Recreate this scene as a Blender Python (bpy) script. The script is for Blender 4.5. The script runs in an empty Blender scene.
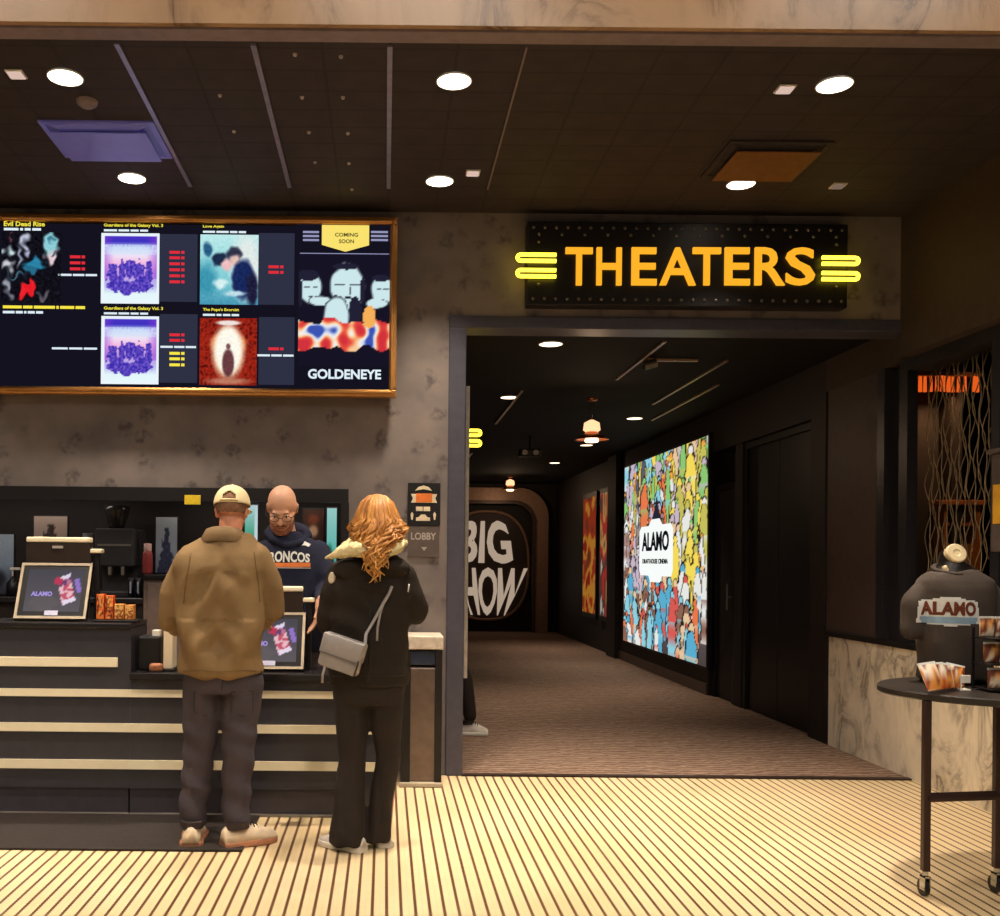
import bpy, bmesh, math, random
from math import sin, cos, pi, radians, sqrt, exp
from mathutils import Vector as V, Matrix, noise
from mathutils.bvhtree import BVHTree
random.seed(7)
scn = bpy.context.scene
COL = scn.collection
F, CX, CY, CAMZ, ROLL = 973.0, 385.0, 562.0, 1.41, 0.0096
WY = 6.45            # front wall face
RX = 3.50            # right wall plane
CEIL = 3.73

def P(px, py, Y):
    "a point of the photograph at distance Y, in metres"
    a, b = px-CX, py-CY
    dx, dy = a*cos(ROLL)+b*sin(ROLL), -a*sin(ROLL)+b*cos(ROLL)
    return V((dx*Y/F, Y, CAMZ-dy*Y/F))

def s2l(c): return tuple(((x/255)/12.92 if x/255 <= .04045 else ((x/255+.055)/1.055)**2.4) for x in c)

# ---------------------------------------------------------------- materials
def nodes_of(m):
    m.use_nodes = True
    nt = m.node_tree; nt.nodes.clear()
    return nt
def N(nt, typ, **kw):
    n = nt.nodes.new(typ)
    for k, v in kw.items():
        if k == 'ins':
            for a, b in v.items():
                if hasattr(b, 'is_linked') or isinstance(b, bpy.types.NodeSocket): nt.links.new(b, n.inputs[a])
                else: n.inputs[a].default_value = b
        else: setattr(n, k, v)
    return n
def rgba(c): return (*c, 1)
def out(nt, sh): N(nt, 'ShaderNodeOutputMaterial', ins={'Surface': sh})
def math_(nt, op, a, b=0.0, c=0.0): return N(nt, 'ShaderNodeMath', operation=op, ins={0: a, 1: b, 2: c}).outputs[0]
def ramp(nt, fac, stops):
    n = N(nt, 'ShaderNodeValToRGB', ins={0: fac}); e = n.color_ramp.elements
    while len(e) < len(stops): e.new(0.5)
    for i, (p, c) in enumerate(stops): e[i].position = p; e[i].color = rgba(c)
    return n.outputs[0]
def mix(nt, fac, a, b):
    n = N(nt, 'ShaderNodeMix', data_type='RGBA')
    for i, v in ((0, fac), (6, a), (7, b)):
        if isinstance(v, bpy.types.NodeSocket): nt.links.new(v, n.inputs[i])
        else: n.inputs[i].default_value = v if i == 0 else rgba(v)
    return n.outputs[2]
MATS = {}
def mat(name, c, rough=.6, metal=0.0, var=.12, scale=18, bump=0.0, bscale=60, spec=.4, sheen=0.0):
    "painted / cloth / metal surface with a little procedural variation"
    if name in MATS: return MATS[name]
    m = bpy.data.materials.new(name); nt = nodes_of(m); c = s2l(c)
    tc = N(nt, 'ShaderNodeTexCoord').outputs['Object']
    nz = N(nt, 'ShaderNodeTexNoise', ins={'Vector': tc, 'Scale': scale, 'Detail': 3.0}).outputs['Fac']
    col = ramp(nt, nz, [(.3, tuple(x*(1-var) for x in c)), (.7, tuple(min(1, x*(1+var)) for x in c))])
    p = N(nt, 'ShaderNodeBsdfPrincipled', ins={'Base Color': col, 'Roughness': rough, 'Metallic': metal, 'Specular IOR Level': spec})
    if sheen: p.inputs['Sheen Weight'].default_value = sheen
    if bump:
        n2 = N(nt, 'ShaderNodeTexNoise', ins={'Vector': tc, 'Scale': bscale, 'Detail': 4.0}).outputs['Fac']
        b = N(nt, 'ShaderNodeBump', ins={'Height': n2, 'Strength': bump, 'Distance': .02})
        nt.links.new(b.outputs[0], p.inputs['Normal'])
    out(nt, p.outputs[0]); MATS[name] = m
    return m
def emit(name, c, s):
    if name in MATS: return MATS[name]
    m = bpy.data.materials.new(name); nt = nodes_of(m)
    out(nt, N(nt, 'ShaderNodeEmission', ins={'Color': rgba(s2l(c)), 'Strength': s}).outputs[0]); MATS[name] = m
    return m
def print_mat(name, strength=0.0, rough=.5):
    "printed or displayed picture: its colours come from the mesh; a screen also gives light"
    if name in MATS: return MATS[name]
    m = bpy.data.materials.new(name); nt = nodes_of(m)
    at = N(nt, 'ShaderNodeAttribute', attribute_name='Col').outputs['Color']
    if strength:
        out(nt, N(nt, 'ShaderNodeEmission', ins={'Color': at, 'Strength': strength}).outputs[0])
    else:
        out(nt, N(nt, 'ShaderNodeBsdfPrincipled', ins={'Base Color': at, 'Roughness': rough}).outputs[0])
    MATS[name] = m
    return m

def floor_mat():
    m = bpy.data.materials.new('striped_mosaic'); nt = nodes_of(m)
    tc = N(nt, 'ShaderNodeTexCoord').outputs['Object']
    x, y, z = N(nt, 'ShaderNodeSeparateXYZ', ins={0: tc}).outputs
    pitch = .0586
    u = math_(nt, 'DIVIDE', math_(nt, 'ADD', x, pitch/2-.0203+pitch*200), pitch)
    fr = math_(nt, 'ABSOLUTE', math_(nt, 'SUBTRACT', math_(nt, 'FRACT', u), .5))        # 0 on the dark line
    yb = math_(nt, 'ABSOLUTE', math_(nt, 'SUBTRACT', math_(nt, 'FRACT', math_(nt, 'DIVIDE', y, .0195)), .5))
    thr = math_(nt, 'ADD', math_(nt, 'MULTIPLY', yb, .10), .085)
    line = math_(nt, 'LESS_THAN', fr, thr)
    # grout between the small pale tiles
    gy = math_(nt, 'GREATER_THAN', yb, .44)
    gx = math_(nt, 'GREATER_THAN', math_(nt, 'ABSOLUTE', math_(nt, 'SUBTRACT', math_(nt, 'FRACT', math_(nt, 'MULTIPLY', u, 3.0)), .5)), .45)
    g = math_(nt, 'MAXIMUM', gx, gy)
    nz = N(nt, 'ShaderNodeTexNoise', ins={'Vector': tc, 'Scale': 1.6, 'Detail': 3.0}).outputs['Fac']
    tile = ramp(nt, nz, [(.35, s2l((230, 204, 157))), (.62, s2l((238, 215, 172))), (.75, s2l((234, 200, 158)))])
    tile = mix(nt, math_(nt, 'MULTIPLY', g, .22), tile, s2l((180, 146, 98)))
    col = mix(nt, line, tile, s2l((108, 72, 44)))
    r = ramp(nt, nz, [(.3, (.35,)*3), (.7, (.5,)*3)])
    p = N(nt, 'ShaderNodeBsdfPrincipled', ins={'Base Color': col, 'Roughness': r, 'Specular IOR Level': .35})
    out(nt, p.outputs[0]); return m
def carpet_mat():
    m = bpy.data.materials.new('patterned_carpet'); nt = nodes_of(m)
    tc = N(nt, 'ShaderNodeTexCoord').outputs['Object']
    w = N(nt, 'ShaderNodeTexWave', wave_type='BANDS', bands_direction='Y', ins={'Vector': tc, 'Scale': 4.6, 'Distortion': 6.0, 'Detail': 2.0, 'Detail Scale': 2.2}).outputs['Fac']
    n = N(nt, 'ShaderNodeTexNoise', ins={'Vector': tc, 'Scale': 90.0, 'Detail': 2.0}).outputs['Fac']
    f = math_(nt, 'ADD', math_(nt, 'MULTIPLY', w, .6), math_(nt, 'MULTIPLY', n, .4))
    col = ramp(nt, f, [(.25, s2l((116, 92, 78))), (.55, s2l((140, 114, 98))), (.8, s2l((162, 136, 116)))])
    b = N(nt, 'ShaderNodeBump', ins={'Height': n, 'Strength': .5, 'Distance': .01}).outputs[0]
    out(nt, N(nt, 'ShaderNodeBsdfPrincipled', ins={'Base Color': col, 'Roughness': .95, 'Specular IOR Level': .1, 'Normal': b}).outputs[0]); return m
def wallpaper_mat():
    m = bpy.data.materials.new('floral_wallpaper'); nt = nodes_of(m)
    tc = N(nt, 'ShaderNodeTexCoord').outputs['Object']
    wob = N(nt, 'ShaderNodeTexNoise', ins={'Vector': tc, 'Scale': 14.0, 'Detail': 2.0}).outputs['Color']
    v2 = N(nt, 'ShaderNodeVectorMath', operation='MULTIPLY_ADD', ins={0: wob, 1: (.12, 0, .12), 2: tc}).outputs[0]
    vo = N(nt, 'ShaderNodeTexVoronoi', feature='F1', ins={'Vector': v2, 'Scale': 6.2, 'Randomness': .75})
    ring = N(nt, 'ShaderNodeTexNoise', ins={'Vector': tc, 'Scale': 26.0, 'Detail': 2.0}).outputs['Fac']
    near = ramp(nt, vo.outputs['Distance'], [(.22, (1, 1, 1)), (.42, (0, 0, 0))])
    pat = math_(nt, 'MULTIPLY', ramp(nt, ring, [(.34, (0, 0, 0)), (.62, (1, 1, 1))]), near)
    big = N(nt, 'ShaderNodeTexNoise', ins={'Vector': tc, 'Scale': 3.5, 'Detail': 5.0}).outputs['Fac']
    base = ramp(nt, big, [(.3, s2l((106, 98, 96))), (.7, s2l((134, 122, 116)))])
    col = mix(nt, math_(nt, 'MULTIPLY', pat, .75), base, s2l((72, 66, 68)))
    out(nt, N(nt, 'ShaderNodeBsdfPrincipled', ins={'Base Color': col, 'Roughness': .62, 'Specular IOR Level': .3}).outputs[0]); return m
def marble_mat(name, light, dark, scale=3.0, rough=.3):
    m = bpy.data.materials.new(name); nt = nodes_of(m)
    tc = N(nt, 'ShaderNodeTexCoord').outputs['Object']
    mp = N(nt, 'ShaderNodeMapping', ins={'Vector': tc, 'Rotation': (.5, .2, .3), 'Scale': (1, 1, .55)}).outputs[0]
    a = N(nt, 'ShaderNodeTexNoise', ins={'Vector': mp, 'Scale': scale, 'Detail': 7.0, 'Roughness': .62, 'Distortion': 1.3}).outputs['Fac']
    v = math_(nt, 'ABSOLUTE', math_(nt, 'SUBTRACT', a, .5))
    vein = ramp(nt, v, [(0, (1, 1, 1)), (.035, (.35,)*3), (.1, (0, 0, 0))])
    patch = N(nt, 'ShaderNodeTexNoise', ins={'Vector': mp, 'Scale': scale*.9, 'Detail': 3.0}).outputs['Fac']
    pm = ramp(nt, patch, [(.42, (0, 0, 0)), (.62, (1, 1, 1))])
    base = mix(nt, pm, s2l(light), tuple(x*.84 for x in s2l(light)))
    f = math_(nt, 'MULTIPLY', vein, math_(nt, 'ADD', math_(nt, 'MULTIPLY', pm, .8), .12))
    col = mix(nt, f, base, s2l(dark))
    out(nt, N(nt, 'ShaderNodeBsdfPrincipled', ins={'Base Color': col, 'Roughness': rough}).outputs[0]); return m
def ceiling_mat():
    m = bpy.data.materials.new('black_ceiling_tiles'); nt = nodes_of(m)
    tc = N(nt, 'ShaderNodeTexCoord').outputs['Object']
    x, y, z = N(nt, 'ShaderNodeSeparateXYZ', ins={0: tc}).outputs
    fx = math_(nt, 'ABSOLUTE', math_(nt, 'SUBTRACT', math_(nt, 'FRACT', math_(nt, 'DIVIDE', math_(nt, 'ADD', x, 61.3), .3065)), .5))
    fy = math_(nt, 'ABSOLUTE', math_(nt, 'SUBTRACT', math_(nt, 'FRACT', math_(nt, 'DIVIDE', y, .2)), .5))
    g = math_(nt, 'MAXIMUM', math_(nt, 'GREATER_THAN', fx, .475), math_(nt, 'GREATER_THAN', fy, .46))
    n = N(nt, 'ShaderNodeTexNoise', ins={'Vector': tc, 'Scale': 7.0, 'Detail': 4.0}).outputs['Fac']
    base = ramp(nt, n, [(.3, s2l((50, 42, 42))), (.7, s2l((60, 50, 49)))])
    col = mix(nt, math_(nt, 'MULTIPLY', g, .5), base, s2l((28, 24, 24)))
    out(nt, N(nt, 'ShaderNodeBsdfPrincipled', ins={'Base Color': col, 'Roughness': .7, 'Specular IOR Level': .3}).outputs[0]); return m

# ---------------------------------------------------------------- geometry
class MB:
    def __init__(s): s.bm = bmesh.new()
    def box(s, x0, x1, y0, y1, z0, z1, bev=0.0, M=None):
        t = bmesh.new(); bmesh.ops.create_cube(t, size=1)
        for v in t.verts: v.co = V(((x0+x1)/2+v.co.x*(x1-x0), (y0+y1)/2+v.co.y*(y1-y0), (z0+z1)/2+v.co.z*(z1-z0)))
        if bev: bmesh.ops.bevel(t, geom=t.edges[:], offset=bev, segments=2, affect='EDGES', profile=.5)
        return s.add(t, M)
    def add(s, t, M=None):
        if M is not None: bmesh.ops.transform(t, matrix=M, verts=t.verts)
        me = bpy.data.meshes.new('t'); t.to_mesh(me); t.free(); s.bm.from_mesh(me); bpy.data.meshes.remove(me)
        return s
    def ring_loft(s, rings, cap=True, closed=True, M=None):
        t = bmesh.new(); rs = [[t.verts.new(p) for p in r] for r in rings]
        n = len(rs[0])
        for a, b in zip(rs, rs[1:]):
            for i in range(n if closed else n-1):
                j = (i+1) % n
                t.faces.new((a[i], a[j], b[j], b[i]))
        if cap:
            t.faces.new(rs[0][::-1]); t.faces.new(rs[-1])
        bmesh.ops.recalc_face_normals(t, faces=t.faces)
        return s.add(t, M)
    def tube(s, pts, rad, seg=10, flat=1.0, cap=True):
        pts = [V(p) for p in pts]; n = len(pts)
        rad = rad if isinstance(rad, (list, tuple)) else [rad]*n
        rings = []; up = None
        for i, p in enumerate(pts):
            d = (pts[min(i+1, n-1)]-pts[max(i-1, 0)]).normalized()
            if up is None: up = V((0, 0, 1)) if abs(d.z) < .9 else V((0, 1, 0))
            a = d.cross(up)
            if a.length < 1e-5: a = d.cross(V((1, 0, 0)))
            a.normalize(); b = a.cross(d).normalized(); up = b
            rings.append([p+a*cos(2*pi*k/seg)*rad[i]+b*sin(2*pi*k/seg)*rad[i]*flat for k in range(seg)])
        return s.ring_loft(rings, cap)
    def cyl(s, p0, p1, r0, r1=None, seg=20): return s.tube([p0, p1], [r0, r0 if r1 is None else r1], seg)
    def ell(s, c, r, M=None, sub=3):
        t = bmesh.new(); bmesh.ops.create_icosphere(t, subdivisions=sub, radius=1)
        R = M or Matrix.Identity(3); c = V(c)
        for v in t.verts: v.co = c + R @ V((v.co.x*r[0], v.co.y*r[1], v.co.z*r[2]))
        return s.add(t)
    def cap(s, p0, r0, p1, r1, seg=14):
        p0, p1 = V(p0), V(p1); s.cyl(p0, p1, r0, r1, seg); s.ell(p0, (r0,)*3, sub=2); return s.ell(p1, (r1,)*3, sub=2)
    def chain(s, pr, seg=14):
        for (a, ra), (b, rb) in zip(pr, pr[1:]): s.cap(a, ra, b, rb, seg)
        return s
    def loft(s, secs, seg=28, power=2.3):
        "horizontal super-ellipse sections: (centre, half width, half depth[, tilt])"
        rings = []
        for sec in secs:
            c, rx, ry = V(sec[0]), sec[1], sec[2]
            tl = sec[3] if len(sec) > 3 else 0.0
            r = []
            for k in range(seg):
                a = 2*pi*k/seg; ca, sa = cos(a), sin(a)
                e = 2/power
                x = math.copysign(abs(ca)**e, ca)*rx; y = math.copysign(abs(sa)**e, sa)*ry
                r.append(c+V((x, y, tl*x)))
            rings.append(r)
        return s.ring_loft(rings)
    def lathe(s, prof, c, seg=32, cap=True):
        c = V(c)
        return s.ring_loft([[c+V((r*cos(2*pi*k/seg), r*sin(2*pi*k/seg), z)) for k in range(seg)] for r, z in prof], cap)
    def prism(s, poly, fr, d0, d1):
        "outline (u,v) pushed from d0 to d1 along the frame's normal; fr = (origin, eu, ev, n)"
        o, eu, ev, n = fr
        return s.ring_loft([[o+eu*u+ev*v+n*d for u, v in poly] for d in (d0, d1)])
    def xform(s, M): bmesh.ops.transform(s.bm, matrix=M, verts=s.bm.verts); return s
    def link(s, name, m, parent=None, smooth=False, label=None, offset=None):
        me = bpy.data.meshes.new(name)
        off = root_loc(parent) if parent else V((0, 0, 0))
        bmesh.ops.translate(s.bm, verts=s.bm.verts, vec=-off)
        s.bm.to_mesh(me); s.bm.free()
        return link_mesh(name, me, m, parent, smooth, label)
def root_loc(o):
    while o.parent: o = o.parent
    return o.location.copy()
def link_mesh(name, me, m, parent=None, smooth=False, label=None):
    o = bpy.data.objects.new(name, me); COL.objects.link(o); me.name = name
    if m is not None and not me.materials: me.materials.append(m)
    if smooth:
        me.shade_smooth() if hasattr(me, 'shade_smooth') else None
        if smooth == 'auto':
            me.set_sharp_from_angle(angle=radians(35))
    if parent: o.parent = parent
    if label: o['label'] = label
    return o
def thing(name, label, cat, loc, group=None):
    o = bpy.data.objects.new(name, None); COL.objects.link(o); o.location = loc; o.empty_display_size = .1
    o['label'] = label; o['category'] = cat
    if group: o['group'] = group
    return o
def tag(o, label, cat, group=None):
    o['label'] = label; o['category'] = cat
    if group: o['group'] = group
    return o
def struct(name, mb, m, parent=None, smooth=False):
    o = mb.link(name, m, parent, smooth)
    if not parent: o['kind'] = 'structure'
    return o
def dup(root, delta, label=None):
    def rec(o, par):
        c = o.copy(); COL.objects.link(c)
        if par: c.parent = par
        for ch in list(o.children): rec(ch, c)
        return c
    r = rec(root, None); r.location = root.location+V(delta)
    if label: r['label'] = label
    return r
def dup_part(o, delta):
    c = o.copy(); COL.objects.link(c); c.location = o.location+V(delta); return c
def set_colors(me, cols):
    a = me.color_attributes.new('Col', 'FLOAT_COLOR', 'POINT')
    flat = []
    for c in cols: flat += [c[0], c[1], c[2], 1.0]
    a.data.foreach_set('color', flat)
def frame_xz(x0, z0, y, w, h): return (V((x0, y, z0)), V((w, 0, 0)), V((0, 0, h)), V((0, -1, 0)))     # seen from the front
def frame_yz(x, y_far, z0, w, h): return (V((x, y_far, z0)), V((0, -w, 0)), V((0, 0, h)), V((-1, 0, 0)))  # on the right-hand wall
def picture(name, root, fr, nx, nz, func, m, label=None, lift=0.0):
    o, eu, ev, n = fr; off = root_loc(root) if root else V((0, 0, 0))
    vs, cols, fs = [], [], []
    for j in range(nz+1):
        for i in range(nx+1):
            u, v = i/nx, j/nz
            vs.append(o+eu*u+ev*v+n*lift-off); cols.append(s2l(tuple(max(0, min(255, c)) for c in func(u, v))))
    for j in range(nz):
        for i in range(nx):
            a = j*(nx+1)+i; fs.append((a, a+1, a+nx+2, a+nx+1))
    me = bpy.data.meshes.new(name); me.from_pydata(vs, [], fs); set_colors(me, cols)
    return link_mesh(name, me, m, root, False, label)
_text_cache = {}
def glyphs(body, bold):
    key = (body, bold)
    if key not in _text_cache:
        cu = bpy.data.curves.new('t', 'FONT'); cu.body = body; cu.size = 1; cu.offset = bold; cu.extrude = .5; cu.resolution_u = 3
        ob = bpy.data.objects.new('t', cu); COL.objects.link(ob)
        dg = bpy.context.evaluated_depsgraph_get(); me = bpy.data.meshes.new_from_object(ob.evaluated_get(dg))
        bpy.data.objects.remove(ob); bpy.data.curves.remove(cu)
        _text_cache[key] = me
    return _text_cache[key]
def text(name, body, root, fr, m, d0=.0, d1=.004, bold=0.0, label=None, warp=None, keep=None, project=None):
    "letters filling the frame's unit square; warp(u,v)->(u,v) bends them; project drapes them on a surface"
    me0 = glyphs(body, bold); o, eu, ev, n = fr; off = root_loc(root) if root else V((0, 0, 0))
    me = me0.copy(); xs = [v.co.x for v in me.vertices]; ys = [v.co.y for v in me.vertices]
    x0, x1, y0, y1 = min(xs), max(xs), min(ys), max(ys)
    if keep:   # keep the letters' own proportions for a height of 1: shrink the width, centred or from the left
        w = (x1-x0)/(y1-y0)*ev.length/eu.length; w = min(w, 1.0)
    else: w = 1.0
    for v in me.vertices:
        u = (v.co.x-x0)/(x1-x0)*w+(0 if keep != 'c' else (1-w)/2); t = (v.co.y-y0)/(y1-y0)
        if warp: u, t = warp(u, t)
        q = o+eu*u+ev*t
        d = d0 if v.co.z < 0 else d1
        if project:
            hit = project.ray_cast(q+n*.5, -n)
            if hit[0] is not None: q = hit[0]
        v.co = q+n*d-off
    me.materials.clear()
    return link_mesh(name, me, m, root, False, label)
def wordbars(name, root, fr, m, words, d=.002):
    "a line of writing too small to read, as word-long strokes"
    mb = MB(); o, eu, ev, n = fr; tot = sum(words)+.6*(len(words)-1); u = 0
    for w in words:
        a, b = u/tot, (u+w)/tot
        mb.prism([(a, .12), (b, .12), (b, .88), (a, .88)], fr, 0, d); u += w+.6
    return mb.link(name, m, root)
def remesh(mb, voxel, smooth=4, disp=None):
    me = bpy.data.meshes.new('t'); mb.bm.to_mesh(me); mb.bm.free()
    ob = bpy.data.objects.new('t', me); COL.objects.link(ob)
    md = ob.modifiers.new('r', 'REMESH'); md.mode = 'VOXEL'; md.voxel_size = voxel
    dg = bpy.context.evaluated_depsgraph_get()
    m2 = bpy.data.meshes.new_from_object(ob.evaluated_get(dg))
    bpy.data.objects.remove(ob); bpy.data.meshes.remove(me)
    b = MB(); b.bm.from_mesh(m2); bpy.data.meshes.remove(m2)
    for _ in range(smooth): bmesh.ops.smooth_vert(b.bm, verts=b.bm.verts, factor=.5, use_axis_x=True, use_axis_y=True, use_axis_z=True)
    if disp:
        b.bm.normal_update()
        for v in b.bm.verts: v.co += v.normal*disp(v.co)
    return b
def bvh_of(mb): mb.bm.normal_update(); return BVHTree.FromBMesh(mb.bm)
# ================================================================ camera, world
cam = bpy.data.cameras.new('camera'); co = bpy.data.objects.new('camera', cam); COL.objects.link(co)
co.location = (0, 0, CAMZ); co.rotation_euler = (pi/2, -ROLL, 0)
cam.sensor_width = 36; cam.lens = 36*F/1000; cam.shift_x = .115; cam.shift_y = .104; cam.clip_start = .05; cam.clip_end = 100
scn.camera = co
w = bpy.data.worlds.new('world'); scn.world = w; w.use_nodes = True
w.node_tree.nodes['Background'].inputs[0].default_value = (1, .86, .7, 1); w.node_tree.nodes['Background'].inputs[1].default_value = .12
scn.view_settings.view_transform = 'Standard'; scn.view_settings.look = 'None'; scn.view_settings.gamma = 1
scn.view_settings.use_curve_mapping = False; scn.view_settings.exposure = 0.0

def area(name, loc, power, size, color, size_y=None, target=None, spread=pi, shape=None):
    l = bpy.data.lights.new(name, 'AREA'); l.energy = power; l.color = color; l.size = size; l.spread = spread
    l.shape = shape or ('RECTANGLE' if size_y else 'DISK')
    if size_y: l.size_y = size_y
    o = bpy.data.objects.new(name, l); COL.objects.link(o); o.location = loc
    if target: o.rotation_euler = (V(target)-V(loc)).to_track_quat('-Z', 'Y').to_euler()
    return o
WARM = (1, .85, .68); MALL = (1, .92, .82)

# ================================================================ materials
M_floor = floor_mat(); M_carpet = carpet_mat(); M_paper = wallpaper_mat(); M_ceil = ceiling_mat()
M_marble = marble_mat('veined_marble', (250, 236, 212), (104, 84, 58), 3.4)
M_fascia = marble_mat('fascia_marble', (182, 148, 114), (104, 78, 58), 2.6, .25)
M_soffit = mat('soffit_metal', (128, 112, 114), .5, .0)
M_dark = mat('dark_wall_paint', (36, 28, 27), .6)
M_brown = mat('brown_wall_paint', (66, 52, 42), .65)
M_black = mat('black_paint', (22, 19, 20), .45)
M_trim = mat('slate_trim', (76, 74, 86), .4, .1)
M_rail = mat('ceiling_rail_metal', (150, 150, 172), .35, .5)
M_white = mat('white_plastic', (232, 226, 214), .4, 0, .03)
M_cream = mat('cream_laminate', (255, 240, 206), .4, 0, .03)
M_gold = mat('gold_frame', (206, 148, 84), .32, .75, .08)
M_counter = mat('charcoal_laminate', (57, 56, 64), .35, 0, .08)
M_ctop = mat('black_stone_top', (34, 31, 33), .22, 0, .1)
M_steel = mat('brushed_steel', (150, 142, 136), .35, .8, .06)
M_chrome = mat('chrome', (205, 205, 205), .15, 1.0, .02)
M_blackplastic = mat('black_plastic', (26, 24, 27), .35, 0, .08)
M_wood = mat('bar_wood', (150, 84, 34), .45, 0, .25, 6)
M_lamp = emit('lamp_glow', (255, 240, 215), 9.0)
M_lampdim = emit('corridor_lamp_glow', (255, 226, 190), 4.0)
M_letter = emit('amber_letter_glow', (252, 176, 40), 1.05)
M_neon = emit('yellow_neon', (255, 226, 60), 3.2)
M_screen = print_mat('screen_picture', 1.0)
M_light_art = print_mat('backlit_picture', 1.15)
M_print = print_mat('printed_picture', 0, .4)

# ================================================================ the room
struct('floor', MB().box(-7, 8, -5, WY, -.1, 0), M_floor)
struct('floor_corridor', MB().box(-.14, RX+.9, WY, 20.4, -.1, .004), M_carpet)
struct('floor_bar', MB().box(RX+.15, 7.4, 2.6, WY, 0, .01).box(RX+.92, 7.4, WY, 11, 0, .01), M_dark)
struct('floor_back_bar', MB().box(-5, -.2, WY, 7.3, -.05, .006), M_dark)
struct('trim_threshold', MB().box(.52, RX-.01, WY-.03, WY+.03, .001, .012), mat('threshold_metal', (58, 42, 36), .5, .3))
X0 = -.245   # right end of the recess behind the counter
struct('wall_front', MB().box(-5, X0, WY, WY+.2, 1.885, CEIL).box(X0, .41, WY, WY+.2, 0, CEIL)
       .box(.41, RX-.004, WY, WY+.2, 3.04, CEIL), M_paper)
struct('trim_doorway', MB().box(.41, .525, WY-.015, WY+.21, 0, 2.965, .006).box(.41, RX-.002, WY-.015, WY+.21, 2.965, 3.045, .006), M_trim)
struct('trim_corner', MB().box(.545, .570, 6.66, 6.72, .62, 2.62), mat('corner_guard_metal', (190, 182, 172), .35, .3))
struct('trim_recess', MB().box(-5, X0, WY-.012, WY+.02, 1.80, 1.89).box(X0-.05, X0+.004, WY-.012, WY+.02, .8, 1.80), M_black)
struct('wall_recess', MB().box(-5, X0, 7.2, 7.3, 0, 2.1).box(X0, X0+.1, WY+.2, 7.3, 0, 2.1).box(-5, X0, WY+.2, 7.3, 1.95, 2.05), M_dark)
struct('ceiling', MB().box(-5, RX, 4.34, WY, CEIL, CEIL+.1), M_ceil)
struct('trim_soffit', MB().box(-6, RX+3, 4.2, 4.29, CEIL-.03, CEIL+.1).box(-6, RX+3, 4.29, 4.34, CEIL-.004, CEIL+.1), M_soffit)
struct('wall_fascia', MB().box(-6, RX+3, 4.2, 4.33, CEIL+.1, 5.9).box(-6, RX+3, 4.17, 4.2, CEIL-.018, 5.9), M_fascia)
struct('ceiling_mall', MB().box(-7, 8, -5, 4.2, 5.9, 6), mat('mall_ceiling_paint', (222, 210, 195), .8))
struct('wall_left', MB().box(-5.1, -5, 4.2, 7.3, 0, CEIL), M_paper)
# right-hand side: marble half wall, opening to the bar above it, piers
struct('wall_right', MB().box(RX-.10, RX+.16, 4.2, WY, 2.80, CEIL+.05).box(RX, RX+.16, WY, WY+.3, 2.80, CEIL+.05).box(RX, RX+.16, WY+.3, 7.75, 2.80, 3.05)
       .box(RX, RX+.16, 4.2, 5.52, .90, 2.80), M_brown)
struct('wall_bar_pier', MB().box(RX+.01, RX+.15, 6.9, 7.73, .89, 2.80), mat('umber_wall_paint', (74, 60, 56), .55))
struct('wall_half', MB().box(RX, RX+.16, 4.0, 7.66, 0, .86), M_marble)
struct('trim_half_wall', MB().box(RX-.015, RX+.18, 3.98, 7.70, .86, .9, .006).box(RX-.004, RX+.17, 7.66, 7.74, 0, .86), M_black)
struct('trim_bar_opening', MB().box(RX-.02, RX+.05, 6.5, 6.6, .901, 2.80).box(RX-.02, RX+.18, 6.8, 6.9, .901, 2.80).box(RX+.03, RX+.1, 6.6, 6.8, .901, 2.78)
       .box(RX-.02, RX+.18, 5.52, 5.6, .901, 2.80).box(RX-.02, RX+.18, 5.6, 6.5, 2.72, 2.80), mat('steel_black_paint', (34, 33, 38), .4))
struct('wall_bar', MB().box(RX+.16, 7.4, 10.9, 11, 0, 3.4).box(7.4, 7.5, 2.6, 11, 0, 3.4).box(RX+.16, 7.4, 2.6, 2.7, 0, 3.4).box(RX+.92, RX+1.0, 7.6, 10.9, 0, 3.4), M_dark)
struct('ceiling_bar', MB().box(RX+.16, 7.4, 2.6, 11, 3.4, 3.5), M_black)
# corridor
struct('wall_corridor_right', MB().box(RX, RX+.9, 10.5, 14.5, 0, 3.05).box(RX-.07, RX+.9, 14.5, 15.05, 0, 3.05).box(RX+.02, RX+.9, 15.05, 20.2, 0, 3.05)
       .box(RX, RX+.9, 7.75, 8.02, 0, 3.05).box(RX+.02, RX+.9, 9.6, 9.8, 0, 3.05).box(RX, RX+.9, 8.02, 10.5, 2.62, 3.05).box(RX+.25, RX+.9, 8.02, 10.5, 0, 2.62), M_dark)
struct('wall_corridor_left', MB().box(-.14, -.04, WY+.2, 20.2, 0, 3.05), M_dark)
struct('wall_corridor_end', MB().box(-.14, RX+.9, 20.1, 20.2, 0, 3.05), M_dark)
struct('ceiling_corridor', MB().box(-.14, RX+.9, WY+.2, 20.2, 3.05, 3.15), mat('matte_black_ceiling', (26, 22, 22), .85, 0, .1, 18, 0, 60, .15))
struct('baseboard_right', MB().box(RX-.02, RX, 10.5, 14.5, .005, .13, .004), mat('base_trim', (78, 62, 54), .4))
for i, (x, ya, yb) in enumerate(((1.28, 9.2, 11.4), (2.03, 7.1, 8.6), (2.71, 7.75, 9.9), (3.0, 8.8, 11.0), (1.28, 14.5, 16))):  # only the stretches that catch light are built, as pale strips
    struct(f'trim_{i+1}', MB().box(x-.012, x+.012, ya, yb, 3.035, 3.049), mat('corridor_rail_metal', (170, 140, 118), .4, .4))
for i, x in enumerate((-1.226, -.613, 0, .613)):
    struct(f'trim_{i+6}', MB().box(x-(.012 if i < 3 else .004), x+(.012 if i < 3 else .004), 4.36, 6.02, CEIL-.012, CEIL-.001), M_rail if i < 3 else M_soffit)

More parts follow.
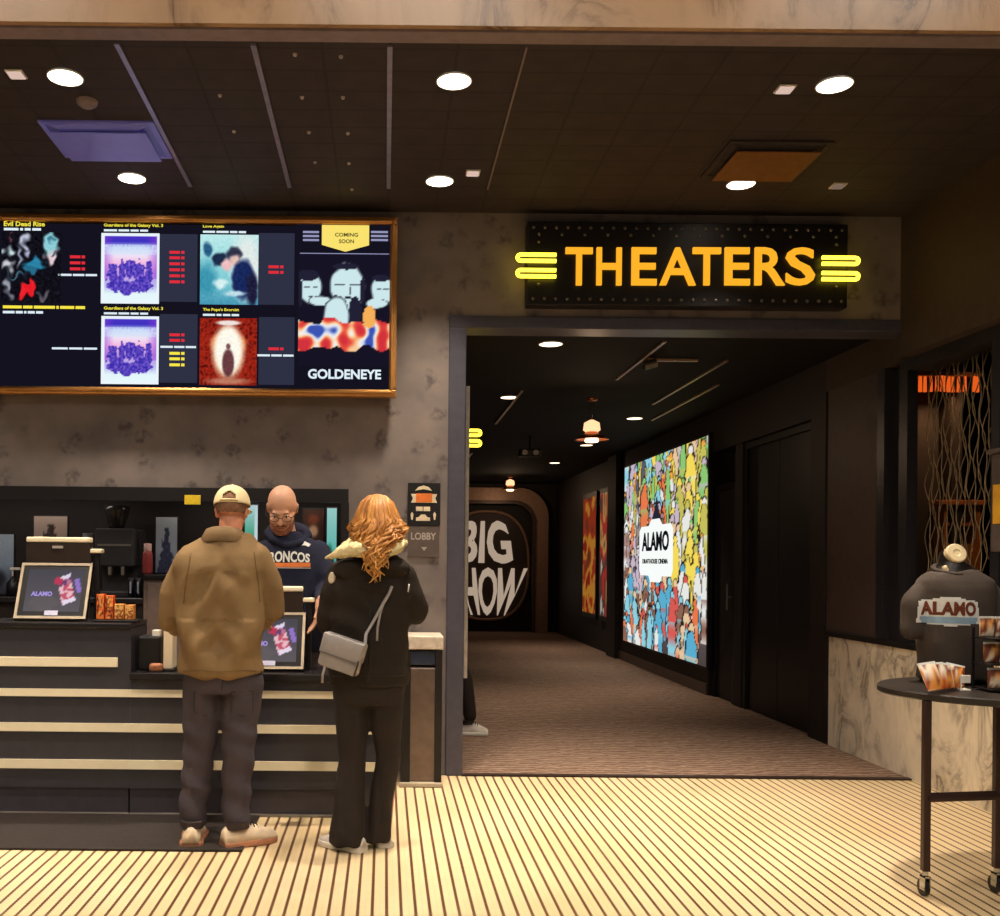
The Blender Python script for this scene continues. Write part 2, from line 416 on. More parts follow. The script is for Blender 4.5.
# door beside the lightbox, and the black double doors
def door(name, y0, y1, ztop, m, leaves):
    d = MB(); lw = (y1-y0)/leaves
    for k in range(leaves): d.box(RX+.06, RX+.11, y0+k*lw+.008, y0+(k+1)*lw-.008, .012, ztop, .004)
    o = struct(name, d, m)
    MB().box(RX+.03, RX+.12, y0-.06, y0, 0, ztop+.06).box(RX+.03, RX+.12, y1, y1+.06, 0, ztop+.06).box(RX+.03, RX+.12, y0, y1, ztop, ztop+.06).link('door_frame', M_black, o)
    for k in range(leaves if leaves == 1 else 0):
        yy = y0+lw+(-.1 if k == 0 else .1) if leaves == 2 else y0+.1
        MB().cyl((RX+.06, yy, 1.08), (RX+.01, yy, 1.08), .012).cyl((RX+.012, yy, .95), (RX+.012, yy, 1.22), .011).link('door_handle', M_steel, o, 'auto')
    return o
door('door_1', 8.1, 9.52, 2.55, M_black, 2)
door('door_2', 9.88, 10.4, 2.2, M_dark, 1)

# ================================================================ ceiling fittings
def downlight(p, r, glow, label, group, power, color=WARM, spread=1.3):
    t = thing('downlight', label, 'ceiling light', p, group)
    MB().lathe([(r*1.0, -.001), (r*1.06, -.003), (r*1.07, -.007), (r*1.01, -.009), (r*.98, -.004)], p, 32, False).link('trim_ring', M_white, t, True)
    MB().lathe([(.001, -.006), (r, -.006), (r, -.001), (.001, -.001)], p, 32, False).link('lens', glow, t)
    l = area('lamp', V(p)+V((0, 0, -.02)), power, r*1.9, color, spread=spread); return t
rows = ((4.68, 'first row near the front edge'), (5.91, 'second row near the wall'))
cols = ((-1.56, 'left', -1), (.31, 'middle', 0), (2.14, 'right', 1))
DL = 17.0
for ry, rn in rows:
    for cx, cn, k in cols:
        downlight((cx, ry, CEIL), .081, M_lamp, f'round ceiling downlight on the {cn} of the {"row near the front edge" if ry < 5 else "row near the sign wall"}', 'round downlights in the lobby ceiling', DL)
for ry in (4.68, 5.91): area('lamp', (-3.4, ry, CEIL-.02), DL, .17, WARM, spread=1.3)
for (x, y, lab) in ((1.22, 7.25, 'small corridor downlight nearest the doorway'), (1.21, 9.6, 'small corridor downlight left of the near pendant'),
                    (2.78, 10.9, 'small corridor downlight above the lightbox'), (2.76, 13.4, 'small corridor downlight just below the near pendant'), (2.74, 15.8, 'farthest small corridor downlight')):
    downlight((x, y, 3.05), .085, M_lampdim, lab, 'corridor downlights', 6.5)
def square_lamp(px, py, lab, glow):
    p = P(px, py, 5.0); y = F*(CEIL-CAMZ)/(-(py-CY)*cos(ROLL)+(px-CX)*ROLL); p = P(px, py, y); p.z = CEIL
    t = thing('ceiling_lamp', lab, 'ceiling light', p, 'small square ceiling lamps')
    MB().box(p.x-.042, p.x+.042, p.y-.042, p.y+.042, CEIL-.01, CEIL-.001, .003).link('housing', M_white, t)
    MB().box(p.x-.034, p.x+.034, p.y-.034, p.y+.034, CEIL-.014, CEIL-.0095).link('lens', glow, t)
M_sq = emit('small_lamp_glow', (238, 205, 190), .8); M_sq2 = emit('dim_lamp_glow', (170, 140, 120), .45)
square_lamp(16, 73, 'small square ceiling lamp beside the left front downlight', M_sq)
square_lamp(785, 88, 'small square ceiling lamp beside the right front downlight', M_sq)
square_lamp(473, 172, 'small square ceiling lamp beside the middle rear downlight', M_sq)
square_lamp(838, 185, 'faint small square ceiling lamp right of the rear right downlight', M_sq2)
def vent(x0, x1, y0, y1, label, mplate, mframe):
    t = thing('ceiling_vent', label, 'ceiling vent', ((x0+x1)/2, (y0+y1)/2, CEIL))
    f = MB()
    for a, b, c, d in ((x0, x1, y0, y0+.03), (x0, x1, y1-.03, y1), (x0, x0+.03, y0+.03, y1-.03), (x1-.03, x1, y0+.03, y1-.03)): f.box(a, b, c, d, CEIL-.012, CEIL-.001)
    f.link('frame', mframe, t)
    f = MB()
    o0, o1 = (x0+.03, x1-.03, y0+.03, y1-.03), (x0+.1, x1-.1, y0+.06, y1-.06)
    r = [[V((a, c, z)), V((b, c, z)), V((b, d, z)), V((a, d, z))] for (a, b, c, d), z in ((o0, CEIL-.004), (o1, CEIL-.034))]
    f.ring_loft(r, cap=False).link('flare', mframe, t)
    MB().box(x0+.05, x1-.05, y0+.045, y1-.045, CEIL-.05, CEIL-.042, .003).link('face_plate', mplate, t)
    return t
M_vent = mat('vent_blue_reflection', (128, 134, 255), .35, .0, .05); M_vent2 = mat('rust_vent_paint', (118, 76, 46), .5, .2)  # left vent: blue reflected light is painted into its colour
vent(-1.86, -1.245, 5.14, 5.6, 'square ceiling vent with a painted blue reflection and a dropped face plate, above the left of the menu board', M_vent, M_vent)
vent(1.86, 2.43, 5.3, 5.8, 'dark rust-brown square ceiling vent between the right downlights', M_vent2, M_ceil)
p = P(87, 112, 4.93); p.z = CEIL
t = thing('smoke_detector', 'small grey smoke detector on the ceiling above the left vent', 'smoke detector', p)
MB().lathe([(.001, -.03), (.03, -.03), (.05, -.015), (.055, 0)], p, 24, False).link('housing', M_soffit, t, True)
M_pin = mat('pin_metal', (190, 178, 170), .4, .3)
pins = [(295, 54), (341, 56), (220, 95), (302, 97), (343, 97), (234, 131), (309, 132), (348, 133), (349, 163), (315, 162), (352, 189)]
for i, (px, py) in enumerate(pins):
    y = F*(CEIL-CAMZ)/(-(py-CY)*cos(ROLL)+(px-CX)*ROLL); p = P(px, py, y); p.z = CEIL
    o = MB().lathe([(.001, -.01), (.008, -.009), (.011, 0)], p, 10, False).link('ceiling_pin', M_pin)
    tag(o, 'tiny pale metal pin dotted on the black ceiling tiles behind the menu board', 'ceiling pin', 'pins in the ceiling')

# ================================================================ THEATERS sign
sc = P(688, 264, 6.33); sw, sh = 2.09, .545
x0, x1, z0, z1 = sc.x-sw/2, sc.x+sw/2, sc.z-sh/2, sc.z+sh/2
t = thing('theaters_sign', 'black studded sign with amber THEATERS letters over the corridor doorway', 'sign', (sc.x, WY, z0))
MB().box(x0, x1, 6.34, WY-.002, z0, z1, .008).link('sign_box', M_black, t)
y = 6.335
a, b = P(565, 285, y), P(813, 285, y); H = 37.5*y/F
Wd = [('T', 565, 602), ('H', 597, 624), ('E', 632, 657), ('A', 660, 696), ('T', 692, 721), ('E', 724, 749), ('R', 755, 784), ('S', 785, 814)]
Wd = [('T', 565, 592), ('H', 596, 621), ('E', 631, 656), ('A', 659, 695), ('T', 692, 720), ('E', 724, 749), ('R', 754, 784), ('S', 785, 814)]
for ch, pa, pb in Wd:
    q = P(pa, 285.5, y); ww = (pb-pa)*y/F
    text('letter', ch, t, frame_xz(q.x, q.z, y, ww, H), M_letter, 0, .02, bold=.014)
M_stud = mat('stud_metal', (120, 112, 104), .3, .6)
st = MB().ell((x0+.04, 6.338, z1-.04), (.011, .009, .011), sub=2).link('stud', M_stud, t, True)
n = 28
spots = [(i*(sw-.08)/(n-1), 0) for i in range(1, n)]+[(i*(sw-.08)/(n-1), -(sh-.08)) for i in range(n)]
spots += [(.035, -k*(sh-.08)/5) for k in (1, 4)]+[(sw-.115, -k*(sh-.08)/5) for k in (1, 4)]
spots += [((i+.5)*(sw-.08)/(n-1), -.045) for i in range(0, n-1, 2)]
for dx, dz in spots: dup_part(st, (dx, 0, dz))
def neon(root, cx, cz, y, ww, gap, side):
    "two hairpin tubes, one above the other"
    for s in (1, -1):
        zc = cz+s*gap/2; hh = .02
        pts = []
        for k in range(9):
            an = pi/2+pi*k/8 if side < 0 else pi/2-pi*k/8
            pts.append((cx+side*(ww/2-hh)+cos(an)*hh, y, zc+sin(an)*hh))
        pts = [(cx-side*ww/2, y, zc+hh)]+pts+[(cx-side*ww/2, y, zc-hh)]
        nt_ = MB().tube(pts, .0135, 8).link('neon_tube', M_neon, root, True)
        MB().cyl((cx-side*ww*.3, y, zc+hh), (cx-side*ww*.3, y+.03, zc+hh), .006, seg=8).link('tube_clip', M_black, nt_)
ql, qr = P(537, 265, 6.3), P(841, 268, 6.3)
neon(t, ql.x, ql.z, 6.31, .25, .1, -1); neon(t, qr.x, qr.z, 6.31, .235, .1, 1)

# ================================================================ menu board
by = 6.34
L, R_ = P(-14, 305, by).x, P(397, 305, by).x; B_, T_ = P(390, 397.5, by).z, P(390, 217.5, by).z
mb_t = thing('menu_board', 'wide gold-framed menu screen of showtimes and film posters above the counter', 'menu board', ((L+R_)/2, WY, B_))
MB().box(L+.03, R_-.03, by+.02, WY-.002, B_+.03, T_-.03).link('backing', M_black, mb_t)
fw = .05
fr_ = MB()
for (a, b, c, d) in ((L, R_, B_, B_+fw), (L, R_, T_-fw, T_), (L, L+fw, B_+fw, T_-fw), (R_-fw, R_, B_+fw, T_-fw)): fr_.box(a, b, by-.02, by+.05, c, d, .012)
for (a, b, c, d) in ((L+.012, R_-.012, B_+.02, B_+.04), (L+.012, R_-.012, T_-.04, T_-.02), (L+.02, L+.04, B_+.03, T_-.03), (R_-.04, R_-.02, B_+.03, T_-.03)): fr_.box(a, b, by-.032, by, c, d, .006)
fr_.link('frame', M_gold, mb_t)
def fz(xa, ya, xb, yb, yy=by):
    "frame from two pixel corners (top left, bottom right) on a plane facing the lobby"
    a, b = P(xa, ya, yy), P(xb, yb, yy)
    xm, zm = min(a.x, b.x), min(a.z, b.z)
    return frame_xz(xm, zm, yy, abs(b.x-a.x), abs(a.z-b.z))
M_scr = emit('screen_black', (19, 18, 30), 1.0); M_pan = emit('screen_slate', (46, 48, 68), 1.0)
M_tY = emit('screen_yellow', (250, 232, 70), 1.0); M_tW = emit('screen_white', (225, 240, 248), 1.0); M_tR = emit('screen_red', (226, 46, 58), 1.0)
M_tK = emit('screen_ink', (70, 60, 30), 1.0); M_blade = emit('screen_pale_yellow', (250, 226, 110), 1.0); M_bar = emit('screen_grey', (150, 150, 190), 1.0)
s_ = MB()
fr0 = fz(-5, 223, 293.5, 389); fr1 = fz(295.5, 223, 391, 389)
for f in (fr0, fr1): s_.prism([(0, 0), (1, 0), (1, 1), (0, 1)], f, -.02, .0)
scr = s_.link('screen', M_scr, mb_t)
for a in ((160, 234, 197, 302), (160, 314, 197, 383), (259, 233, 294, 305), (259, 317, 294, 385)):
    MB().prism([(0, 0), (1, 0), (1, 1), (0, 1)], fz(*a), .0005, .0015).link('showtime_panel', M_pan, mb_t)

def blob_art(bg, blobs, grain=8, seed=1, warp=.0):
    "a picture of soft-edged shapes: bg(u,v) plus blobs (u,v,ru,rv,colour,softness)"
    def f(u, v):
        c = list(bg(u, v)); u0, v0 = u, v
        u, v = u+warp*noise.noise(V((u0*7, v0*9, seed))), v+warp*noise.noise(V((u0*8, v0*7, seed+5)))
        for (bu, bv, ru, rv, col, so) in blobs:
            d = sqrt(((u-bu)/ru)**2+((v-bv)/rv)**2)
            k = 1 if d < 1-so else (0 if d > 1 else (1-d)/so)
            if k > 0: c = [c[i]*(1-k)+col[i]*k for i in range(3)]
        g = noise.noise(V((u*23+seed*7, v*31, seed)))*grain*.6
        return [x+g for x in c]
    return f
def lerp(a, b, t): return [x+(y-x)*t for x, y in zip(a, b)]
def grad(*st):
    def f(u, v):
        for (v0, c0), (v1, c1) in zip(st, st[1:]):
            if v <= v1: return lerp(c0, c1, max(0, (v-v0)/(v1-v0)))
        return st[-1][1]
    return f
def violet_art(u, v):
    if u < .06 or u > .95 or v < .04 or v > .96: return (235, 245, 252)
    c = grad((0, (232, 250, 252)), (.14, (228, 246, 250)), (.24, (190, 190, 240)), (.42, (190, 150, 225)), (.58, (246, 190, 226)), (.68, (240, 226, 245)), (.8, (190, 200, 246)), (.88, (60, 50, 190)), (1, (84, 50, 200)))(u, v)
    edge = abs(u-.5)*2
    if v > .35: c = lerp(c, (150, 60, 215), max(0, edge-.55)*1.5)
    for (bu, bv, ru, rv) in ((.2, .4, .09, .17), (.36, .44, .06, .16), (.5, .5, .09, .14), (.66, .42, .1, .18), (.82, .42, .06, .2), (.25, .26, .16, .1), (.45, .22, .14, .1), (.7, .25, .2, .09)):
        d = sqrt(((u-bu)/ru)**2+((v-bv)/rv)**2)+noise.noise(V((u*18, v*18, 2)))*.5
        if d < 1: c = lerp((56, 44, 170), (150, 110, 220), max(0, noise.noise(V((u*26, v*26, 5)))+.3))
    if .70 < v < .84: c = lerp(c, (214, 236, 250), .55+.45*noise.noise(V((u*30, v*30, 1))))
    return c
cyan_art = blob_art(grad((0, (70, 150, 180)), (.3, (120, 200, 210)), (1, (190, 235, 235))),
    [(.8, .55, .35, .6, (225, 235, 232), .5), (.1, .35, .25, .35, (60, 150, 175), .6), (.14, .78, .09, .12, (40, 92, 130), .4), (.34, .64, .16, .12, (28, 44, 72), .3), (.45, .57, .12, .1, (238, 190, 190), .4),
     (.58, .72, .15, .13, (50, 52, 74), .3), (.6, .63, .11, .1, (226, 190, 180), .4), (.74, .36, .22, .32, (24, 40, 92), .25), (.9, .22, .12, .3, (30, 30, 60), .4), (.36, .3, .14, .08, (215, 240, 240), .5), (.6, .16, .24, .06, (190, 222, 232), .5)], 22, 3, .035)
red_art = blob_art(lambda u, v: lerp((168, 40, 24), (88, 16, 12), abs(noise.noise(V((u*14, v*16, 9))))*1.6),
    [(.5, .62, .36, .2, (240, 150, 90), .3), (.5, .5, .33, .46, (240, 205, 170), .3), (.5, .52, .26, .4, (255, 250, 236), .25), (.5, .58, .045, .05, (120, 80, 84), .3), (.5, .33, .12, .24, (104, 60, 64), .25), (.5, .06, .5, .07, (190, 120, 96), .6), (.5, .93, .26, .045, (240, 226, 220), .4)], 26, 4)
night_art = blob_art(lambda u, v: (16, 15, 24),
    [(.12, .72, .12, .08, (200, 225, 230), .6), (.16, .9, .05, .1, (110, 60, 70), .7), (.38, .88, .1, .1, (190, 195, 215), .7), (.42, .76, .08, .1, (170, 178, 205), .7), (.1, .52, .12, .1, (205, 205, 215), .6), (.82, .82, .16, .22, (140, 205, 215), .4), (.84, .66, .14, .12, (230, 205, 210), .4), (.55, .55, .2, .06, (40, 130, 165), .5), (.5, .46, .12, .1, (40, 110, 140), .5), (.12, .22, .07, .16, (150, 155, 170), .7), (.46, .2, .13, .13, (235, 30, 40), .2), (.72, .12, .14, .06, (90, 85, 95), .6), (.3, .64, .05, .2, (150, 160, 180), .8), (.24, .4, .2, .03, (70, 110, 130), .8), (.88, .7, .08, .03, (60, 90, 110), .5), (.84, .9, .05, .05, (70, 130, 150), .5)], 30, 6, .13)
def tall_art(u, v):
    c = [22, 20, 36]
    for (bu, bv, ru, rv) in ((.13, .68, .12, .13), (.54, .69, .18, .2), (.92, .67, .12, .12), (.24, .57, .12, .04), (.42, .44, .13, .17), (.86, .55, .12, .04)):
        d = sqrt(((u-bu)/ru)**2+((v-bv)/rv)**2)+noise.noise(V((u*9, v*9, 4)))*.16
        if d < 1.1: c = lerp([22, 20, 36], [205, 232, 236], min(1, (1.1-d)*6))
    for (bu, bv, ru, rv) in ((.1, .795, .12, .05), (.62, .47, .07, .14), (.45, .715, .055, .010), (.62, .715, .055, .010), (.09, .69, .03, .008), (.18, .69, .03, .008), (.88, .68, .03, .008), (.96, .68, .03, .008), (.545, .60, .05, .009), (.57, .66, .012, .04), (.13, .61, .03, .007), (.7, .66, .03, .12), (.02, .64, .03, .12), (.9, .775, .1, .03), (.52, .875, .14, .03)):
        if sqrt(((u-bu)/ru)**2+((v-bv)/rv)**2) < 1: c = [34, 32, 52]
    if .13 < v < .42:
        d = abs(v-.27)/.15+abs(u-.5)*.25+noise.noise(V((u*6, v*6, 2)))*.7
        if d < .9:
            k = noise.noise(V((u*7, v*8, 7)))
            c = grad((-.4, (210, 50, 60)), (-.15, (232, 80, 66)), (0, (250, 190, 130)), (.14, (246, 240, 236)), (.3, (200, 210, 236)), (.45, (60, 84, 180)))(0, k)
    d = sqrt(((u-.78)/.07)**2+((v-.43)/.1)**2)
    if d < 1: c = [246, 176, 90]
    return c
for nm, a, fn in (('film_poster', (2, 232, 61, 303), night_art), ('film_poster', (101.5, 233, 159, 304), violet_art), ('film_poster', (101.5, 316, 158.5, 384.5), violet_art), ('film_poster', (200.5, 234.5, 258, 305), cyan_art), ('film_poster', (200, 318, 256.5, 385.5), red_art), ('film_poster', (299, 252, 389, 366), tall_art)):
    picture(nm, mb_t, fz(*a), 60, 84, fn, M_screen, lift=.002)
def line(s, a, m, lbl='title_text', bold=.0, keep='l'): return text(lbl, s, mb_t, fz(*a), m, .001, .003, bold, keep=keep)
line('Evil Dead Rise', (4, 221.5, 45, 226.5), M_tY, bold=.02, keep=None)
line('Guardians of the Galaxy Vol. 3', (104, 223.5, 163, 228), M_tY, bold=.02, keep=None)
line('Guardians of the Galaxy Vol. 3', (104, 306.5, 163, 311), M_tY, bold=.02, keep=None)
line('Love Again', (203, 225, 224, 228.5), M_tY, bold=.02, keep=None)
line("The Pope's Exorcist", (203, 308, 239, 312), M_tY, bold=.02, keep=None)
wordbars('title_text', mb_t, fz(3, 305, 85, 309.5), M_tY, [8, 4, 9, 1, 6, 4])
for a, wd in (((4, 227.5, 41, 231), [5, 1, 2, 3]), ((104, 229, 148, 232), [5, 4, 3, 3]), ((104, 312, 148, 315), [5, 4, 3, 3]), ((203, 230.5, 246, 233.5), [5, 5, 3, 3]), ((203, 313.5, 239, 316.5), [5, 2, 3, 3]), ((3, 310.5, 43, 314), [5, 3, 1, 3, 3])):
    wordbars('rating_text', mb_t, fz(*a), M_tW, wd)
def times(x, ys, m, wd=15):
    for y_ in ys: wordbars('showtime_text', mb_t, fz(x, y_, x+wd, y_+3.8), m, [5, 1.6])
times(70, (255, 261, 267), M_tR); times(169.5, (250.5, 256, 262, 268, 274, 280), M_tR); times(169.5, (333, 338.5), M_tR); times(169.5, (351.5, 357, 363), M_tY)
times(268.5, (265, 270.5), M_tR); times(268.5, (347,), M_tR)
for a in ((58, 273.5, 97, 276.5), (52, 347, 97, 350), (160.5, 345.5, 196, 348.5), (257.5, 354, 293.5, 357)):
    wordbars('showtime_text', mb_t, fz(*a), M_tW, [6, 5, 5])
MB().prism([(0, 1), (0, .25), (.5, 0), (1, .25), (1, 1)], fz(322, 225, 369, 252), .001, .003).link('banner_tab', M_blade, mb_t)
text('banner_text', 'COMING', mb_t, fz(335, 233, 358, 237), M_tK, .0035, .005, .02); text('banner_text', 'SOON', mb_t, fz(339, 239.5, 354, 243.5), M_tK, .0035, .005, .02)
for xa, xb in ((303, 319), (371, 388)):
    for k in range(3): MB().prism([(0, 0), (1, 0), (1, 1), (0, 1)], fz(xa, 231+k*4, xb, 233.2+k*4), .001, .002).link('banner_stripe', M_bar, mb_t)
MB().prism([(0, 0), (1, 0), (1, 1), (0, 1)], fz(300, 253, 389, 254.6), .003, .004).link('banner_rule', M_bar, mb_t)
text('title_text', 'GOLDENEYE', mb_t, fz(308, 369, 381, 379.5), M_tW, .001, .004, .03)

# ================================================================ lobby plaque
t = thing('plaque_sign', 'small dark badge plaque reading LOBBY on the patterned wall above the waste bin', 'sign', P(423, 557, WY))
yy = WY-.004
def pl(name, a, m, d0=0, d1=.006, poly=((0, 0), (1, 0), (1, 1), (0, 1))): return MB().prism(poly, fz(*a, yy), d0, d1).link(name, m, t)
pl('badge_panel', (408, 483, 440, 525), M_black, 0, .012); pl('name_panel', (408, 526, 439, 557), mat('plaque_brown', (92, 80, 74), .5), 0, .008)
mo = mat('orange_print', (226, 120, 50), .5); mc = mat('cream_print', (226, 208, 176), .5)
pl('ribbon', (411, 494, 437, 503), mc, .0125, .014, ((0, 0), (1, 0), (.93, .5), (1, 1), (0, 1), (.07, .5)))
pl('ribbon_band', (416, 493.5, 432, 502.5), mo, .0145, .016)
pl('badge_top', (415, 485.5, 432, 491), mc, .0125, .014, ((0, 0), (.2, .7), (.5, 1), (.8, .7), (1, 0), (.5, .3)))
wordbars('badge_text', t, (fz(416, 506, 430, 512, yy)[0]-V((0, .0125, 0)), *fz(416, 506, 430, 512, yy)[1:]), mc, [5, 5])
pl('badge_car', (416, 514.5, 430, 521), mc, .0125, .014, ((0, 0), (1, 0), (1, .5), (.8, .6), (.65, 1), (.35, 1), (.2, .6), (0, .5)))
for xx in (410.5, 433): pl('badge_lamp', (xx, 512, xx+3, 520), mc, .0125, .014, ((.3, 0), (.7, 0), (1, .7), (.5, 1), (0, .7)))
text('plaque_text', 'LOBBY', t, fz(411, 532.5, 436, 540, yy), mat('grey_print', (176, 166, 158), .5), .0085, .0095, .02)
pl('badge_arrow', (421, 547, 427, 551), mat('grey_print', (0, 0, 0)), .0085, .0095, ((.5, 0), (1, 1), (0, 1)))

# ================================================================ lightbox on the corridor wall
ya, yb, za, zb = 14.05, 10.43, .316, 2.80
t = thing('poster_lightbox', 'large backlit crowd poster with a white ALAMO badge on the corridor wall', 'lightbox', (RX, (ya+yb)/2, za))
lx = RX-.05
MB().box(lx+.004, RX-.002, yb-.03, ya+.03, za-.03, zb+.03).link('light_case', M_black, t)
rb = random.Random(5)
figs = []
PAL = [tuple(x*.78+38 for x in c) for c in ((232, 96, 40), (240, 150, 40), (246, 214, 60), (190, 180, 60), (120, 190, 90), (60, 160, 200), (120, 200, 220), (230, 230, 225), (190, 170, 190), (150, 110, 100), (210, 60, 50), (120, 70, 50), (60, 60, 80), (230, 190, 140))]
for k in range(190):
    u, v = rb.random(), 1.04-k/190*1.06
    if v < .3: pal = [5, 6, 0, 13, 7, 11, 6, 7, 10]
    elif u > .6: pal = [2, 2, 3, 1, 4, 13, 7, 3, 8]
    elif v > .6: pal = [0, 7, 8, 1, 6, 2, 12, 4]
    else: pal = [8, 9, 12, 7, 0, 13, 11]
    figs.append((u, v, rb.uniform(.03, .075), rb.uniform(.07, .17), PAL[rb.choice(pal)], PAL[rb.choice(pal)]))
def crowd_art(u, v):
    c = lerp((70, 60, 60), (190, 180, 170), v)
    for (bu, bv, ru, rv, c1, c2) in figs:
        du = (u-bu)/ru
        if abs(du) > 1: continue
        hd = ((u-bu)/(ru*.45))**2+((v-bv-rv)/(ru*.62))**2
        if hd < 1: c = c2 if hd < .6 else (36, 26, 22)
        dv = (v-bv)/rv
        if -1.4 < dv < 1:
            q = abs(du)+max(0, dv)**3*.6+noise.noise(V((u*30, v*30, bu*9)))*.3
            if q < .72: c = lerp(c1, c2, .5*(1+sin(dv*5))) if dv < .1 else c1
            elif q < .86: c = (40, 30, 26)
    if v > .48 and abs(u-.46) < (.80-v)*.40: c = (34, 36, 50)
    return c
fr_l = frame_yz(lx, ya, za, ya-yb, zb-za)
picture('backlit_picture', t, fr_l, 110, 150, crowd_art, M_light_art)
o_, eu, ev, nn = fr_l
def lbpoly(u0, u1, v0, v1): return (o_+eu*u0+ev*v0, eu*(u1-u0), ev*(v1-v0), nn)
M_bw = emit('badge_white', (238, 242, 240), 1.1); M_bk = emit('badge_black', (16, 18, 24), 1.0)
MB().prism([(.04, .1), (.3, .1), (.36, 0), (.64, 0), (.7, .1), (.96, .1), (1, .2), (1, .82), (.94, .9), (.7, .9), (.62, 1), (.38, 1), (.3, .9), (.06, .9), (0, .82), (0, .2)], lbpoly(.24, .66, .35, .675), .001, .006).link('badge', M_bw, t)
text('badge_text', 'ALAMO', t, lbpoly(.28, .62, .51, .61), M_bk, .007, .011, .035)
text('badge_text', 'DRAFTHOUSE CINEMA', t, lbpoly(.29, .61, .445, .47), M_bk, .007, .011, .02)

# two framed film posters farther along
def strip_art(cols, sd):
    def f(u, v):
        k = noise.noise(V((u*3, v*6, sd)))*.5+.5+(v-.5)*.3
        return cols[max(0, min(len(cols)-1, int(k*len(cols))))]
    return f
for (yA, yB, cs, lab, sd) in ((17.1, 16.1, [(214, 200, 180), (150, 40, 30), (210, 140, 50), (170, 60, 34), (120, 60, 40), (80, 50, 40)], 'framed red and orange film poster on the corridor wall, farther of the pair', 3), (15.75, 15.15, [(220, 205, 190), (90, 70, 60), (190, 60, 50), (214, 160, 90), (120, 100, 80)], 'framed film poster on the corridor wall, nearer of the pair', 8)):
    t = thing('framed_poster', lab, 'poster', (RX, (yA+yB)/2, .6), 'framed corridor posters')
    f = MB(); xx = RX+.018
    MB().box(RX-.02, xx, yB-.05, yA+.05, .5, 2.62).link('frame', M_black, t)
    picture('poster', t, frame_yz(RX-.0215, yA, .58, yA-yB, 1.96), 14, 40, strip_art(cs, sd), print_mat('dim_backlit_picture', .5))

# ================================================================ end of the corridor: arch and BIG SHOW sign
ey = 20.1; ax = 2.09
def arch(hw, zt, r, zb_=0, n=14):
    pts = [(-hw, zb_), (hw, zb_)]
    pts += [(hw-r+r*cos(a), zt-r+r*sin(a)) for a in [pi/2*k/n for k in range(n+1)]]
    pts += [(-hw+r-r*cos(a), zt-r+r*sin(a)) for a in [pi/2-pi/2*k/n for k in range(n+1)]]
    return pts
t = thing('arched_portal', 'dark rounded archway moulding around the sign at the corridor end', 'archway', (ax, ey, 0))
fr_e = (V((ax, ey, 0)), V((1, 0, 0)), V((0, 0, 1)), V((0, -1, 0)))
def arch_band(hw, zt, r, wdt, d0, d1):
    A, Bp = arch(hw, zt, r)[1:]+[arch(hw, zt, r)[0]], arch(hw-wdt, zt-wdt, r-wdt*.7)[1:]+[arch(hw-wdt, zt-wdt, r-wdt*.7)[0]]
    mb = MB(); o, eu, ev, n = fr_e
    rings = []
    for (p, q) in zip(A, Bp): rings.append([o+eu*p[0]+ev*p[1]+n*d0, o+eu*p[0]+ev*p[1]+n*d1, o+eu*q[0]+ev*q[1]+n*d1, o+eu*q[0]+ev*q[1]+n*d0])
    return mb.ring_loft(rings)
M_arch = mat('bronze_moulding', (176, 140, 116), .4, .2)
arch_band(1.24, 2.95, .6, .26, .004, .24).link('outer_moulding', M_arch, t, 'auto')
arch_band(.98, 2.69, .45, .07, .004, .3).link('inner_moulding', mat('dark_bronze', (84, 66, 58), .4, .3), t, 'auto')
t = thing('big_show_sign', 'oval sign with cream art deco BIG SHOW lettering at the corridor end', 'sign', (ax, ey, .2))
oz, ohw, ohh = 1.36, .88, 1.14
def oval(k, n=48): return [(k*ohw*math.copysign(abs(cos(a))**.8, cos(a)), oz+k*ohh*math.copysign(abs(sin(a))**.8, sin(a))) for a in [2*pi*i/n for i in range(n)]]
MB().prism(oval(1.0), fr_e, .004, .10).link('sign_plate', mat('sign_brown', (62, 48, 44), .5), t)
oo, eu, ev, nn = fr_e
A, Bp = oval(1.0), oval(.95)
rings = [[oo+eu*p[0]+ev*p[1]+nn*.1, oo+eu*p[0]+ev*p[1]+nn*.14, oo+eu*q[0]+ev*q[1]+nn*.14, oo+eu*q[0]+ev*q[1]+nn*.1] for p, q in zip(A+A[:1], Bp+Bp[:1])]
MB().ring_loft(rings, cap=False).link('rim', M_arch, t, True)
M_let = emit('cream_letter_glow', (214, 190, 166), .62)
def wp(cx, z_lo, z_hi):
    def f(u, v):
        z = z_lo+(z_hi-z_lo)*v; k = sqrt(max(.05, 1-((z-oz)/(ohh*1.08))**2))
        return .5+(u-.5)*k, v
    return f
0 and text('lettering', 'THE', t, (V((ax-.2, ey-.1, 2.3)), V((.4, 0, 0)), V((0, 0, .14)), V((0, -1, 0))), M_let, .002, .03, .03)
text('lettering', 'BIG', t, (V((ax-.62, ey-.1, 1.40)), V((1.16, 0, 0)), V((0, 0, .88)), V((0, -1, 0))), M_let, .002, .04, .03, warp=wp(ax, 1.4, 2.28))
text('lettering', 'SHOW', t, (V((ax-.84, ey-.1, .33)), V((1.68, 0, 0)), V((0, 0, .99)), V((0, -1, 0))), M_let, .002, .04, .02, warp=wp(ax, .33, 1.32))

